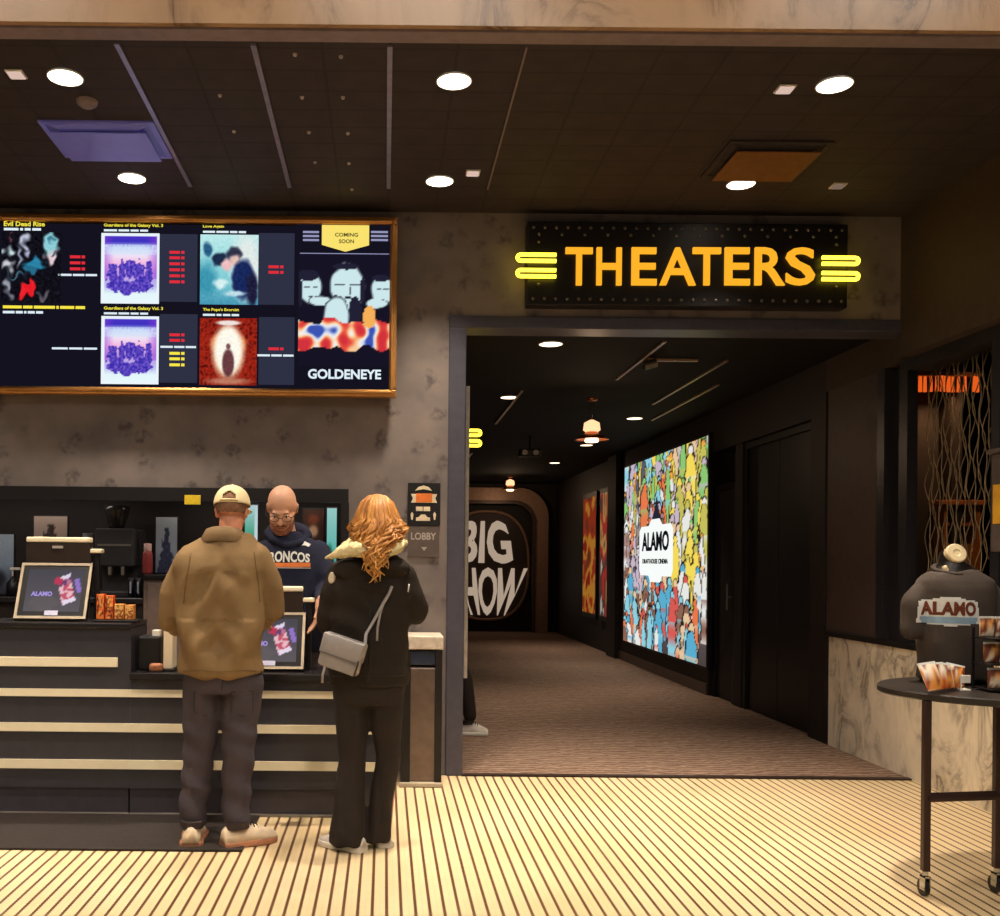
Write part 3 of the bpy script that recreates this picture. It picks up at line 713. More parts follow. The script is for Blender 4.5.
# ================================================================ corridor lamps and fittings
M_brass = mat('copper_shade', (176, 104, 66), .3, .8); M_bulb = emit('pendant_bulb', (255, 214, 170), 5.0)
def pendant(x, y, zs, lab):
    t = thing('pendant_lamp', lab, 'pendant lamp', (x, y, zs))
    MB().lathe([(.001, 3.03), (.05, 3.03), (.055, 3.049)], (x, y, 0), 20, False).link('canopy', M_brass, t, True)
    MB().cyl((x, y, zs+.2), (x, y, 3.04), .006, seg=8).link('stem', M_steel, t)
    MB().lathe([(.02, .22), (.075, .19), (.085, .12), (.06, .1)], (x, y, zs), 24, True).link('glass_cap', emit('pendant_glass', (255, 190, 140), 1.6), t, True)
    MB().lathe([(.06, .1), (.08, .08), (.165, .03), (.17, .02), (.14, .03), (.06, .085)], (x, y, zs), 32, False).link('shade', M_brass, t, True)
    MB().lathe([(.001, .0), (.06, .0), (.07, .015), (.06, .04), (.001, .05)], (x, y, zs), 20, False).link('bulb', M_bulb, t, True)
    l = bpy.data.lights.new('lamp', 'POINT'); l.energy = 9; l.color = (1, .68, .42); l.shadow_soft_size = .06
    o = bpy.data.objects.new('lamp', l); COL.objects.link(o); o.location = (x, y, zs-.05)
pendant(2.04, 9.66, 2.62, 'nearer copper pendant lamp hanging in the middle of the corridor')
pendant(2.36, 18.45, 2.78, 'far copper pendant lamp glowing above the corridor-end arch')
q = P(660, 356, 7.75)
t = thing('track_light', 'thin ceiling bar with a small round spotlight, inside the doorway', 'track light', (q.x, 7.75, 3.05))
MB().box(q.x-.1, q.x+.3, 7.735, 7.765, 3.03, 3.049).link('bar', mat('corridor_rail_metal', (0, 0, 0)), t)
MB().cyl((q.x-.13, 7.75, 2.99), (q.x-.03, 7.75, 3.02), .035).cyl((q.x-.05, 7.75, 3.01), (q.x-.05, 7.75, 3.049), .01).link('spot_head', M_steel, t, 'auto')
q = P(530, 450, 12.5)
t = thing('ceiling_speaker', 'small dark twin speaker box under the corridor ceiling left of the lightbox', 'speaker', (q.x, 12.5, 3.0))
MB().cyl((q.x, 12.5, 2.86), (q.x, 12.5, 3.049), .015).box(q.x-.14, q.x+.14, 12.45, 12.6, 2.78, 2.88, .02).link('housing', M_blackplastic, t)
for s in (-1, 1): MB().cyl((q.x+s*.07, 12.452, 2.83), (q.x+s*.07, 12.44, 2.83), .035).link('cone', M_steel, t, 'auto')
# neon blade sign on the corridor's left, mostly behind the door jamb
q = P(472, 438, 8.0)
t = thing('neon_blade_sign', 'black sign end with two yellow neon hairpins just inside the doorway', 'sign', (q.x-.4, 8.05, q.z-.2))
MB().box(q.x-.9, q.x-.02, 8.03, 8.09, q.z-.25, q.z+.25, .008).cyl((q.x-.5, 8.06, q.z+.25), (q.x-.5, 8.06, 3.049), .015, seg=8).link('sign_box', M_black, t)
neon(t, q.x-.01, q.z, 8.0, .16, .085, 1)

# ================================================================ the bar seen through the opening
t = thing('amber_lamp', 'ribbed amber lamp glowing orange behind the bar opening', 'lamp', (4.9, 8.4, 2.85))
qa, qb = P(917, 376, 7.5), P(978, 392, 7.5)
M_amb = emit('amber_glass_glow', (240, 96, 30), .9)
rib = MB().tube([(qa.x, 7.5, qa.z), (qa.x, 7.5, qb.z)], [.011, .014], 8).link('glass_rib', M_amb, t, True)
nr = 14
for k in range(1, nr):
    if k not in (11,): dup_part(rib, ((qb.x-qa.x)*k/(nr-1), 0.02*sin(k), 0))
MB().box(qa.x-.02, qb.x+.02, 7.47, 7.54, qa.z, qa.z+.03).cyl(((qa.x+qb.x)/2, 7.5, qa.z+.03), ((qa.x+qb.x)/2, 7.5, 3.4), .01, seg=8).link('top_rail', M_wood, t)
area('lamp', ((qa.x+qb.x)/2, 7.5, qb.z-.02), 3, .3, (1, .5, .2), spread=2.6)
# wavy bead curtain in front of it: nobody could count the strands
cu = MB(); rc = random.Random(3)
ca, cb = P(906, 400, 6.6), P(968, 520, 6.6)
for k in range(22):
    yk = 5.78+.68*k/21; ph = (k % 2)*pi
    pts = [(RX+.10+.012*sin(j+k), yk+.02*sin(j*.75+ph), 2.71-j*.05) for j in range(33-(k*7) % 9)]
    cu.tube(pts, .0035, 5)
o = cu.link('bead_curtain', mat('bronze_beads', (150, 128, 96), .35, .4), None, True)
tag(o, 'curtain of wavy bronze strands hanging in the bar opening', 'bead curtain'); o['kind'] = 'stuff'
qa, qb = P(944, 505, 7.6), P(980, 560, 7.6)
t = thing('bar_cabinet', 'lit wooden cabinet standing in the bar behind the mannequin', 'cabinet', ((qa.x+qb.x)/2, 7.7, 0))
zt = qa.z
MB().box(qa.x, qb.x, 7.6, 8.0, 0.01, zt-.3).box(qa.x, qa.x+.03, 7.6, 8.0, zt-.3, zt).box(qb.x-.03, qb.x, 7.6, 8.0, zt-.3, zt).box(qa.x, qb.x, 7.97, 8.0, zt-.3, zt).link('body', M_wood, t)
MB().box(qa.x-.03, qb.x+.03, 7.57, 8.02, zt, zt+.04, .006).link('top', M_wood, t)
MB().box(qa.x+.03, qb.x-.03, 7.62, 7.97, zt-.16, zt-.135).link('shelf', M_wood, t)
l = bpy.data.lights.new('lamp', 'SPOT'); l.energy = 30; l.color = (1, .6, .3); l.spot_size = 1.2; l.shadow_soft_size = .05
o = bpy.data.objects.new('lamp', l); COL.objects.link(o); o.location = (qa.x+.1, 6.9, 3.2); o.rotation_euler = (V((qa.x+.15, 7.7, 1.6))-o.location).to_track_quat('-Z', 'Y').to_euler()
# yellow notice on the near pier
def onright(px, py): 
    Y = RX*F/((px-CX)*cos(ROLL)+(py-CY)*sin(ROLL)); return P(px, py, Y)
qa = onright(998, 485); qb = onright(998, 524)
t = thing('wall_notice', 'dark framed panel with a yellow square notice at the right edge', 'sign', (RX, qa.y-.25, 1.4))
top, bot = onright(988, 456).z, onright(988, 552).z
MB().box(RX-.025, RX-.002, qa.y-.55, qa.y+.02, bot, top, .004).box(RX-.04, RX-.002, qa.y-.57, qa.y+.04, top, top+.03, .004).link('panel', mat('notice_panel', (92, 82, 80), .5), t)
fy = frame_yz(RX-.0262, qa.y, qb.z, .42, qa.z-qb.z)
MB().prism([(0, 0), (1, 0), (1, 1), (0, 1)], fy, 0, .003).link('yellow_card', mat('yellow_print', (250, 186, 52), .5), t)
MB().prism([(.5+.3*cos(a), .5+.38*sin(a)) for a in [2*pi*k/24 for k in range(24)]], fy, .0035, .005).link('white_disc', M_white, t)

# ================================================================ lights of the mall in front
for x, pw in ((-3.2, 62), (.2, 62), (3.6, 62), (.9, 40)): area('mall_lamp', (x, 1.4 if pw > 50 else -.4, 5.8), pw, 1.6, MALL, 1.6)
for x in (-2.2, 2.4): area('mall_lamp', (x, -2.2, 5.8), 75, 1.6, MALL, 1.6)
for x in (-2.6, -.9): area('recess_fill', (x, 6.72, 1.93), 3.5, 1.2, (1, .88, .74), .06)  # unseen fill added under the lintel to brighten the recess
# ================================================================ service counter
CYF = 5.36; S = CYF/F
def zc(py, px=200): return P(px, py, CYF).z
xe = P(131, 640, CYF).x; xr = P(384, 700, CYF).x
zs = [(zc(697.5), zc(690)), (zc(732.5), zc(724)), (zc(769.5), zc(760.5))]
LOWZ, HIGHZ = .79, 1.06
t = thing('low_counter', 'lower section of the charcoal counter with three cream stripes, where the two customers stand', 'counter', ((xe+xr)/2, CYF+.2, 0))
MB().box(xe, xr, CYF, CYF+.36, .15, LOWZ-.04).link('body', M_counter, t)
MB().box(xe, xr, CYF+.01, CYF+.35, .001, .15).link('kick_plate', mat('kick_laminate', (66, 61, 68), .4), t)
MB().box(xe, xr+.02, CYF-.03, CYF+.38, LOWZ-.04, LOWZ, .006).link('countertop', M_ctop, t)
MB().box(xe, xr, CYF-.012, CYF+.01, .001, .016, .003).link('floor_strip', M_steel, t)
for a, b in zs: MB().box(xe, xr-.02, CYF-.012, CYF+.002, a, b).link('stripe', M_cream, t)
t = thing('raised_counter', 'taller left section of the charcoal counter with four cream stripes, carrying the left till', 'counter', ((-4.6+xe)/2, CYF+.2, 0))
MB().box(-4.6, xe-.0005, CYF, CYF+.36, .15, HIGHZ-.03).link('body', M_counter, t)
for k in range(4): MB().box(-4.6+k*.8, -4.6+k*.8+.795, CYF+.01, CYF+.35, .001, .15).link('kick_plate', mat('kick_laminate', (0, 0, 0)), t)
MB().box(-4.6, xe-.002, CYF-.02, CYF+.38, HIGHZ-.03, HIGHZ, .006).link('countertop', M_ctop, t)
MB().box(-4.6, xe-.002, CYF-.012, CYF+.01, .001, .016, .003).link('floor_strip', M_steel, t)
for a, b in zs: MB().box(-4.6, xe-.0005, CYF-.012, CYF+.002, a, b).link('stripe', M_cream, t)
MB().box(-4.6, P(118, 660, CYF).x, CYF-.012, CYF+.002, zc(666.5, 60), zc(657, 60), .002).link('stripe', M_cream, t)
xm = P(259, 820, 5.33).x
o = MB().box(-4.6, xm, 4.70, CYF-.015, .001, .013, .004).link('floor_mat', mat('brown_rubber_mat', (44, 35, 31), .8, 0, .2, 40, .4, 200))
tag(o, 'dark brown rubber mat on the striped floor along the foot of the counter', 'floor mat')

# ---------------------------------------------------------------- tills
def till_art(u, v):
    c = lerp((98, 92, 96), (78, 74, 82), v)
    if abs(u-.35)+abs(v-.2) < .3: c = lerp(c, (110, 100, 100), .4)
    def q(u0, v0, w, h, an):
        du, dv = u-u0, (v-v0)*.7; a, b = du*cos(an)+dv*sin(an), -du*sin(an)+dv*cos(an)
        return abs(a) < w and abs(b) < h
    if q(.72, .62, .1, .16, .35): c = [190, 120, 150] if noise.noise(V((u*14, v*14, 1))) > 0 else [110, 70, 110]
    if q(.68, .82, .09, .03, .35): c = [225, 215, 235]
    if q(.56, .72, .07, .06, -.3): c = [190, 60, 90]
    if q(.74, .42, .12, .15, .35): c = [200, 90, 110] if noise.noise(V((u*12, v*12, 3))) > -.05 else [235, 190, 200]
    if q(.79, .25, .12, .035, .35): c = [236, 222, 240]
    if q(.92, .62, .04, .12, .35): c = [150, 120, 200]
    return c
def till(xc, yb, z, label):
    t = thing('till', label, 'till', (xc, yb+.1, z), 'tills on the counter')
    W2, Hh, tl = .202, .31, .13
    z0 = z+.015
    e_u = V((1, 0, 0)); e_v = V((0, tl, Hh)).normalized(); e_n = V((0, -Hh, tl)).normalized()
    LL = sqrt(Hh*Hh+tl*tl); o = V((xc-W2, yb, z0))
    MB().box(xc-.13, xc+.13, yb+.06, yb+.24, z+.001, z+.03, .008).link('base', M_blackplastic, t)
    MB().tube([(xc, yb+.15, z+.03), (xc, yb+.15, z+.2)], .035, 14).link('stand', M_blackplastic, t, 'auto')
    fr = (o, e_u*(2*W2), e_v*LL, e_n)
    d = MB().prism([(0, 0), (1, 0), (1, 1), (0, 1)], fr, -.035, -.004).link('customer_display', M_blackplastic, t)
    bw, bh = .02/(2*W2)*.75, .02/LL*.75
    f = MB()
    for pl_ in ([(0, 0), (1, 0), (1, bh), (0, bh)], [(0, 1-bh), (1, 1-bh), (1, 1), (0, 1)], [(0, bh), (bw, bh), (bw, 1-bh), (0, 1-bh)], [(1-bw, bh), (1, bh), (1, 1-bh), (1-bw, 1-bh)]): f.prism(pl_, fr, -.036, .003)
    f.link('bezel', mat('pale_bezel', (196, 180, 156), .4), d)
    sf = (o+e_u*(2*W2*.11)+e_v*(LL*.13), e_u*(2*W2*.78), e_v*(LL*.76), e_n)
    picture('screen', d, sf, 40, 30, till_art, print_mat('till_screen', .95), lift=-.0035)
    text('screen_text', 'ALAMO', d, (sf[0]+sf[1]*.1+sf[2]*.36, sf[1]*.38, sf[2]*.11, e_n), emit('screen_lilac', (170, 150, 225), 1.0), -.003, -.002, .04)
    MB().prism([(0, 0), (1, 0), (1, 1), (0, 1)], (o+e_u*.17+e_v*.018, e_u*.075, e_v*.028, e_n), .0035, .006).link('label_strip', mat('lilac_label', (205, 205, 235), .4), d)
    # the cashier's own screen, back to back with it
    zt = z+.445
    fr2 = (V((xc-W2+.02, yb+.19, z+.16)), V((2*W2-.04, 0, 0)), V((0, -.03, zt-z-.16)), V((0, -1, 0)))
    s = MB().prism([(-.03, 0), (1.03, 0), (1, 1), (0, 1)], fr2, -.035, .03).link('cashier_screen', mat('till_back', (48, 40, 38), .3), t)
    MB().box(xc-W2+.02, xc+W2-.02, yb+.125, yb+.2, zt, zt+.03, .008).link('top_edge', M_cream, s)
    rd = MB().box(xc+W2, xc+W2+.03, yb+.15, yb+.18, z+.001, zt-.06, .006).link('card_reader', M_blackplastic, t)
    MB().box(xc+W2-.018, xc+W2+.045, yb+.13, yb+.2, zt-.06, zt-.035, .006).link('reader_top', M_cream, rd)
    MB().box(xc-.03, xc+.03, yb+.125, yb+.13, zt-.035, zt-.02).link('maker_plate', mat('grey_print', (0, 0, 0)), s)
    return t
till(P(50, 620, 5.46).x, 5.45, HIGHZ, 'till with a tilted customer screen on the raised counter at the far left')
till(P(268, 664, 5.48).x, 5.45, LOWZ, 'till on the low counter, between the man in the cap and the cashier')

# ---------------------------------------------------------------- small things on the counter
def candy(px0, px1, pyt, y, z, label, cs, sd, tilt=0):
    a, b = P(px0, pyt, y), P(px1, pyt, y)
    t = thing('candy_box', label, 'candy box', ((a.x+b.x)/2, y+.03, z), 'candy boxes on the counter')
    MB().box(a.x+.002, b.x-.002, y, y+.05, z+.001, a.z, .003).link('carton', mat('orange_carton%d' % sd, cs[0], .4), t)
    picture('front_print', t, frame_xz(a.x+.004, z+.004, y-.001, b.x-a.x-.008, a.z-z-.008), 10, 14, strip_art(cs, sd), M_print)
oc = [(236, 96, 40), (240, 130, 60), (120, 30, 20), (246, 180, 90), (226, 80, 50)]; oc2 = [(226, 150, 70), (150, 70, 30), (240, 190, 110), (216, 110, 50)]
o = MB().box(P(94, 620, 5.45).x, P(137, 620, 5.45).x, 5.42, 5.56, HIGHZ+.001, HIGHZ+.012, .004).link('snack_tray', M_blackplastic)
tag(o, 'flat black tray holding the orange candy boxes beside the left till', 'tray')
candy(96, 104.5, 594, 5.46, HIGHZ+.012, 'taller orange candy box nearest the left till', oc, 1); candy(105, 113.5, 595.5, 5.455, HIGHZ+.012, 'taller red-orange candy box, second from the left till', oc, 2)
candy(114, 124, 604, 5.45, HIGHZ+.012, 'short tan and orange candy box, third from the left till', oc2, 3); candy(124.5, 134, 605, 5.455, HIGHZ+.012, 'short tan candy box at the right end of the tray', oc2, 4)
a, b = P(137.5, 636, 5.44), P(161, 636, 5.44)
t = thing('receipt_printer', 'black receipt printer on the low counter left of the man in the cap', 'printer', ((a.x+b.x)/2, 5.52, LOWZ))
MB().box(a.x, b.x, 5.44, 5.6, LOWZ+.001, a.z, .012).link('body', M_blackplastic, t)
a2, b2 = P(152, 630, 5.46), P(160, 637, 5.46)
MB().box(a2.x, b2.x, 5.46, 5.50, b2.z, a2.z, .003).link('paper', M_white, t)
a, b = P(163.5, 620, 5.42), P(173, 620, 5.42)
t = thing('menu_holder', 'upright cream card holder on the low counter against the man\'s left sleeve', 'card holder', ((a.x+b.x)/2, 5.47, LOWZ))
MB().box(a.x, b.x, 5.42, 5.53, LOWZ+.012, a.z, .006).link('card', mat('cream_card', (240, 222, 190), .5, 0, .03), t)
MB().box(a.x-.01, b.x+.01, 5.41, 5.54, LOWZ+.001, LOWZ+.012, .004).link('foot', M_blackplastic, t)
a, b = P(149, 659, 5.38), P(162, 659, 5.38)
o = MB().box(a.x, b.x, 5.375, 5.425, LOWZ+.001, LOWZ+.045, .012).link('snack_packet', mat('tan_packet', (170, 112, 78), .5, 0, .4, 60))
tag(o, 'small tan packet lying in front of the black receipt printer', 'packet')

# ================================================================ back bar
M_cab = mat('taupe_cabinet', (112, 94, 86), .55)
bx = P(143, 580, 6.6).x
t = thing('back_counter', 'low dark back counter behind the left till, inside the recess', 'counter', (-3, 6.9, 0))
MB().box(-4.9, bx-.004, 6.62, 7.17, .01, 1.11).link('body', mat('espresso_laminate', (44, 36, 34), .5), t); MB().box(-4.9, bx-.002, 6.58, 7.18, 1.11, 1.15, .006).link('countertop', M_ctop, t)
t = thing('back_cabinet', 'taupe back cabinet behind the man in the cap and the cashier', 'cabinet', (-1, 6.9, 0))
MB().box(bx, X0-.07, 6.62, 7.17, .01, 1.275).link('body', M_cab, t); MB().box(bx, X0-.06, 6.6, 7.18, 1.275, 1.31, .006).link('top', M_black, t)
for k in range(3):
    x_ = bx+.03+k*.43
    d = MB().box(x_, x_+.41, 6.60, 6.618, .1, 1.25, .004).link('door', M_cab, t)
    MB().box(x_+.36, x_+.375, 6.585, 6.6, .6, .8, .004).link('handle', M_steel, d)
def card(px0, px1, pyt, y, z, label, art, name='picture_card', m=None, cat='picture card', depth=.02):
    a, b = P(px0, pyt, y), P(px1, pyt, y)
    t = thing(name, label, cat, ((a.x+b.x)/2, y+.02, z))
    MB().box(a.x, b.x, y, y+depth, z+.001, a.z, .003).link('board', M_blackplastic, t)
    MB().box(a.x+.02, b.x-.02, y+depth, y+depth+.08, z+.001, z+.01).link('foot', M_blackplastic, t)
    picture('print', t, frame_xz(a.x+.008, z+.012, y-.0015, b.x-a.x-.016, a.z-z-.02), 24, 34, art, m or M_print)
    return t
def figure_art(bg0, bg1, fg):
    def f(u, v):
        c = lerp(bg0, bg1, v)
        if abs(u-.5) < .07+max(0, .72-v)*.5+noise.noise(V((u*9, v*11, 2)))*.12 and v < .82: c = lerp(fg, bg0, max(0, noise.noise(V((u*20, v*20, 4))))*.8)
        return c
    return f
card(33, 68.5, 515, 6.8, 1.15, 'pale picture card with a dark figure, standing behind the left till', (lambda g: (lambda u, v: g(u, (v-.5)/.5)))(figure_art((150, 130, 125), (176, 158, 150), (50, 40, 38))))
card(155, 178.5, 516, 6.8, 1.31, 'blue-grey picture card with a dark blue figure beside the red bottle', figure_art((130, 140, 160), (170, 182, 196), (36, 44, 78)))
card(-14, 15, 533, 6.75, 1.15, 'blue and white picture card at the left edge behind the till', blob_art(grad((0, (60, 64, 80)), (.5, (150, 170, 200)), (1, (176, 196, 220))), [(.4, .25, .4, .2, (40, 42, 56), .5)], 20, 5))
M_teal = print_mat('teal_display', .75)
teal = blob_art(grad((0, (60, 150, 140)), (.5, (120, 205, 195)), (1, (170, 225, 220))), [(.3, .3, .4, .2, (40, 130, 100), .5)], 20, 2)
card(326, 338, 507, 6.8, 1.31, 'narrow teal display screen right of the cashier', teal, 'display_screen', M_teal, 'screen', .03)
card(244, 259, 504, 6.8, 1.31, 'narrow green and white display screen between the capped man and the cashier', blob_art(grad((0, (30, 130, 90)), (.5, (60, 170, 130)), (1, (200, 230, 235))), [(.9, .6, .2, .5, (215, 235, 240), .4)], 15, 6), 'display_screen', M_teal, 'screen', .03)
card(302, 325, 508, 6.9, 1.31, 'brown picture card of a pale oval shape behind the cashier\'s shoulder', blob_art(lambda u, v: (60, 36, 28), [(.5, .66, .3, .12, (196, 160, 130), .5), (.5, .84, .35, .1, (110, 54, 34), .5)], 20, 7))
# coffee machine with its hopper and cup stack
a, b = P(95, 528, 6.75), P(134, 528, 6.75)
t = thing('coffee_machine', 'boxy black coffee machine on the back counter right of the left till', 'coffee machine', ((a.x+b.x)/2, 6.9, 1.15))
M_mach = mat('machine_grey', (58, 56, 58), .35)
MB().box(a.x, b.x, 6.75, 7.1, 1.36, a.z, .012).box(a.x+.01, b.x-.01, 6.9, 7.1, 1.17, 1.37).box(a.x, b.x, 6.72, 7.1, 1.151, 1.19, .008).link('body', M_mach, t)
MB().box(a.x+.02, b.x-.02, 6.742, 6.752, P(110, 546, 6.75).z, P(110, 544, 6.75).z).link('trim_line', M_steel, t)  # steel strip stands in for the highlight across the machine's front
for s in (.33, .66): MB().cyl((a.x+(b.x-a.x)*s, 6.82, 1.365), (a.x+(b.x-a.x)*s, 6.82, 1.30), .018).link('spout', M_chrome, t, 'auto')
hx = a.x+.11
MB().lathe([(.05, a.z), (.06, a.z+.03), (.09, a.z+.13), (.092, a.z+.16), (.06, a.z+.165)], (hx, 6.9, 0), 28).link('hopper', mat('smoked_plastic', (40, 36, 36), .15), t, True)
def cup(x, y, z, label, n=4, m=None):
    t = thing('cup_stack', label, 'cups', (x, y, z))
    for k in range(n): MB().lathe([(.026, z+k*.02+.002), (.037, z+k*.02+.1), (.039, z+k*.02+.104), (.034, z+k*.02+.1), (.024, z+k*.02+.006)], (x, y, 0), 20, False).link('cup', m or mat('clear_cup', (150, 146, 146), .2), t, True)
    return t
cup(P(88, 520, 6.9).x, 6.9, 1.15, 'tall stack of grey plastic cups left of the coffee machine', 18)
for px_, lab in ((130.5, 'dark tumbler with a pale mark in front of the coffee machine, left one'), (138, 'dark tumbler with a pale mark in front of the coffee machine, right one')):
    q = P(px_, 600, 6.63)
    t = thing('tumbler', lab, 'tumbler', (q.x, 6.65, 1.15), 'dark tumblers')
    MB().lathe([(.001, 1.151), (.02, 1.151), (.026, 1.28), (.022, 1.285), (.001, 1.285)], (q.x, 6.65, 0), 20, False).link('cup_body', M_blackplastic, t, True)
    MB().box(q.x-.006, q.x+.006, 6.62, 6.628, 1.18, 1.26, .003).link('pale_mark', mat('pale_blue_print', (170, 180, 205), .5), t)
q = P(147.5, 568, 6.7)
t = thing('bottle', 'red and pink bottle on the back cabinet left of the blue-grey card', 'bottle', (q.x, 6.7, 1.31))
MB().lathe([(.001, 1.311), (.032, 1.311), (.034, 1.33), (.034, 1.44), (.03, 1.46), (.026, 1.47)], (q.x, 6.7, 0), 24).link('bottle_body', mat('red_bottle', (150, 60, 60), .3), t, True)
MB().lathe([(.026, 1.47), (.027, 1.52), (.001, 1.525)], (q.x, 6.7, 0), 24, False).link('cap', mat('pink_cap', (190, 150, 146), .4), t, True)
q = P(9, 596, 6.62)
t = thing('syrup_pump', 'short dark pump bottle with a pale head at the left edge of the back counter', 'pump bottle', (q.x, 6.68, 1.15))
MB().lathe([(.001, 1.151), (.04, 1.151), (.042, 1.2), (.04, 1.24), (.015, 1.27), (.012, 1.29)], (q.x, 6.68, 0), 24, True).link('bottle_body', M_blackplastic, t, True)
MB().cyl((q.x, 6.68, 1.29), (q.x, 6.68, 1.33), .006, seg=8).box(q.x-.015, q.x+.05, 6.667, 6.693, 1.33, 1.348, .004).link('pump_head', M_white, t)
a, b = P(184.5, 495, WY-.02), P(200.5, 504.5, WY-.02)
o = MB().box(a.x, b.x, WY-.02, WY-.0112, b.z, a.z, .001).link('yellow_tag', mat('yellow_tag_print', (240, 206, 46), .5, 0, .1, 90))
tag(o, 'small yellow tag stuck on the black lintel left of the man\'s cap', 'tag')

# ================================================================ waste bin
a, b = P(401, 640, 6.1), P(443.5, 640, 6.1)
zt = P(425, 636, 6.1).z; x0, x1 = a.x, b.x
t = thing('waste_bin', 'brown metal waste bin with a pale top against the wall left of the doorway', 'waste bin', ((x0+x1)/2, 6.27, 0))
M_bin = mat('bin_metal', (116, 100, 92), .3, .5)
MB().box(x0+.02, x1-.012, 6.12, 6.42, .03, zt-.2, .01).box(x0+.02, x0+.035, 6.12, 6.42, zt-.2, zt-.09).box(x1-.035, x1-.012, 6.12, 6.42, zt-.2, zt-.09).box(x0+.02, x1-.012, 6.4, 6.42, zt-.2, zt-.09).link('cabinet', M_bin, t)
for xa, xw in ((x0+.004, .06), (x1-.05, .045)): MB().box(xa, xa+xw, 6.105, 6.42, .03, zt-.085, .003).link('side_panel', M_black, t)
MB().box(x0+.03, x1-.03, 6.125, 6.16, zt-.185, zt-.095, .008).link('flap', mat('navy_flap', (44, 54, 76), .3), t)
MB().box(x0, x1, 6.09, 6.43, zt-.085, zt, .008).link('top', mat('pale_stone', (216, 200, 180), .4, 0, .15, 30), t)
MB().box(x0-.005, x1, 6.08, 6.43, .001, .03, .006).link('plinth', mat('pale_plinth', (190, 174, 152), .5), t)

# ================================================================ retail table on the right
TC = V((2.855, 4.36, .87)); TA, TB = .605, .45
t = thing('display_table', 'oval black display table on casters in front of the marble half wall', 'table', (TC.x, TC.y, 0))
el = [(TA*cos(k*2*pi/64), TB*sin(k*2*pi/64)) for k in range(64)]
r_ = [[V((TC.x+u*s, TC.y+v*s, z)) for u, v in el] for s, z in ((.985, .838), (1, .844), (1, .866), (.99, .872))]
MB().ring_loft(r_).link('tabletop', mat('black_table_paint', (50, 44, 40), .4), t, 'auto')
M_leg = mat('brown_steel_leg', (62, 44, 38), .4, .3)
legs = [(2.325, 4.165, 'f'), (2.665, 4.22, 'f'), (3.0, 4.62, 'b'), (3.3, 4.5, 'b')]
for lx_, ly, k in legs:
    MB().box(lx_-.015, lx_+.015, ly-.015, ly+.015, .11, .838, .003).link('leg', M_leg, t)
    c = MB().cyl((lx_, ly, .085), (lx_, ly, .112), .012).box(lx_-.014, lx_-.010, ly-.018, ly+.018, .03, .09).box(lx_+.010, lx_+.014, ly-.018, ly+.018, .03, .09).box(lx_-.014, lx_+.014, ly-.018, ly+.018, .084, .09).link('caster', M_chrome, t)
    MB().cyl((lx_-.009, ly+.012, .0365), (lx_+.009, ly+.012, .0365), .036, seg=24).link('wheel', M_blackplastic, c, 'auto')
zb_ = P(960, 798, 4.165).z
for (xa, ya_, _), (xb, yb_, _) in ((legs[0], legs[1]), (legs[1], legs[3]), (legs[3], legs[2])): MB().tube([(xa, ya_, zb_), (xb, yb_, zb_)], .026, 8, .8).link('crossbar', M_leg, t)

# mannequin torso wearing a T-shirt, standing on the table
my = 4.56; mc_ = P(953, 620, my); s_ = my/F
def mz(py, px=953): return P(px, py, my).z
myf = my-.13
t = thing('mannequin', 'headless black mannequin torso wearing a dark ALAMO T-shirt on the display table', 'mannequin', (mc_.x, my, .872))
mx = P(955, 600, my).x; tz = .874
body = MB()
body.loft([((mx, my, tz), .15, .10), ((mx, my, mz(640)), .15, .10), ((mx, my, mz(605)), .17, .11), ((mx, my, mz(585)), .17, .1), ((mx, my, mz(572)), .11, .075), ((mx-.01, my-.0, mz(563)), .06, .06)])
nx = P(951, 560, my).x
body.cap((nx, my, mz(575)), .062, (nx, my-.0, mz(558)), .054)
remesh(body, .008, 3).link('torso', mat('mannequin_black', (28, 23, 20), .3), t, True)
ctop = V((nx, my-.035, mz(554))); nn = V((-.1, -.93, .36)).normalized(); e1 = V((1, 0, 0)); e2 = nn.cross(e1)
MB().ring_loft([[ctop+(e1*cos(a)+e2*sin(a))*r+nn*d for a in [2*pi*k/28 for k in range(28)]] for r, d in ((.046, -.03), (.047, .012), (.042, .018), (.018, .019), (.014, .016))]).link('neck_cap', mat('cream_cap', (226, 206, 164), .4), t, 'auto')
sh = MB()
sh.loft([((mx, my, tz+.012), .168, .125), ((mx, my, mz(660)), .162, .125), ((mx, my, mz(625)), .165, .13), ((mx, my, mz(600)), .175, .13), ((mx, my, mz(588)), .182, .12), ((mx, my, mz(580)), .175, .105), ((mx, my, mz(575)), .14, .09), ((mx, my, mz(570)), .085, .075)])
for s, ex in ((-1, P(912, 632, my).x), (1, P(998, 632, my).x)):
    sh.chain([((mx+s*.148, my, mz(591)), .055), ((mx+s*.188, my, mz(605)), .06), ((ex, my, mz(630)), .056)])
cm = lambda c: .004*sin(c.x*40+c.z*18)+.006*noise.noise(V((c.x*7, c.y*7, c.z*5)))
shb = remesh(sh, .009, 4, cm); bv = bvh_of(shb)
M_shirt = mat('faded_shirt', (70, 60, 53), .85, 0, .06, 12, .08, 120)
tee = shb.link('t_shirt', M_shirt, t, True)
MB().tube([(nx+.085*cos(a), my-.015-.06*sin(a)-.0, mz(572)-.022*sin(a)+.012) for a in [pi*2*k/24 for k in range(25)]], .011, 8).link('collar', M_shirt, tee, True)
MB().tube([(nx-.062+.03*k/6, my-.052-.006*k/6, mz(566)-.045*sin(pi*.5*k/6)) for k in range(7)], [.012]*7, 8, .6).link('inner_label', mat('cream_label', (220, 196, 150), .6), tee, True)
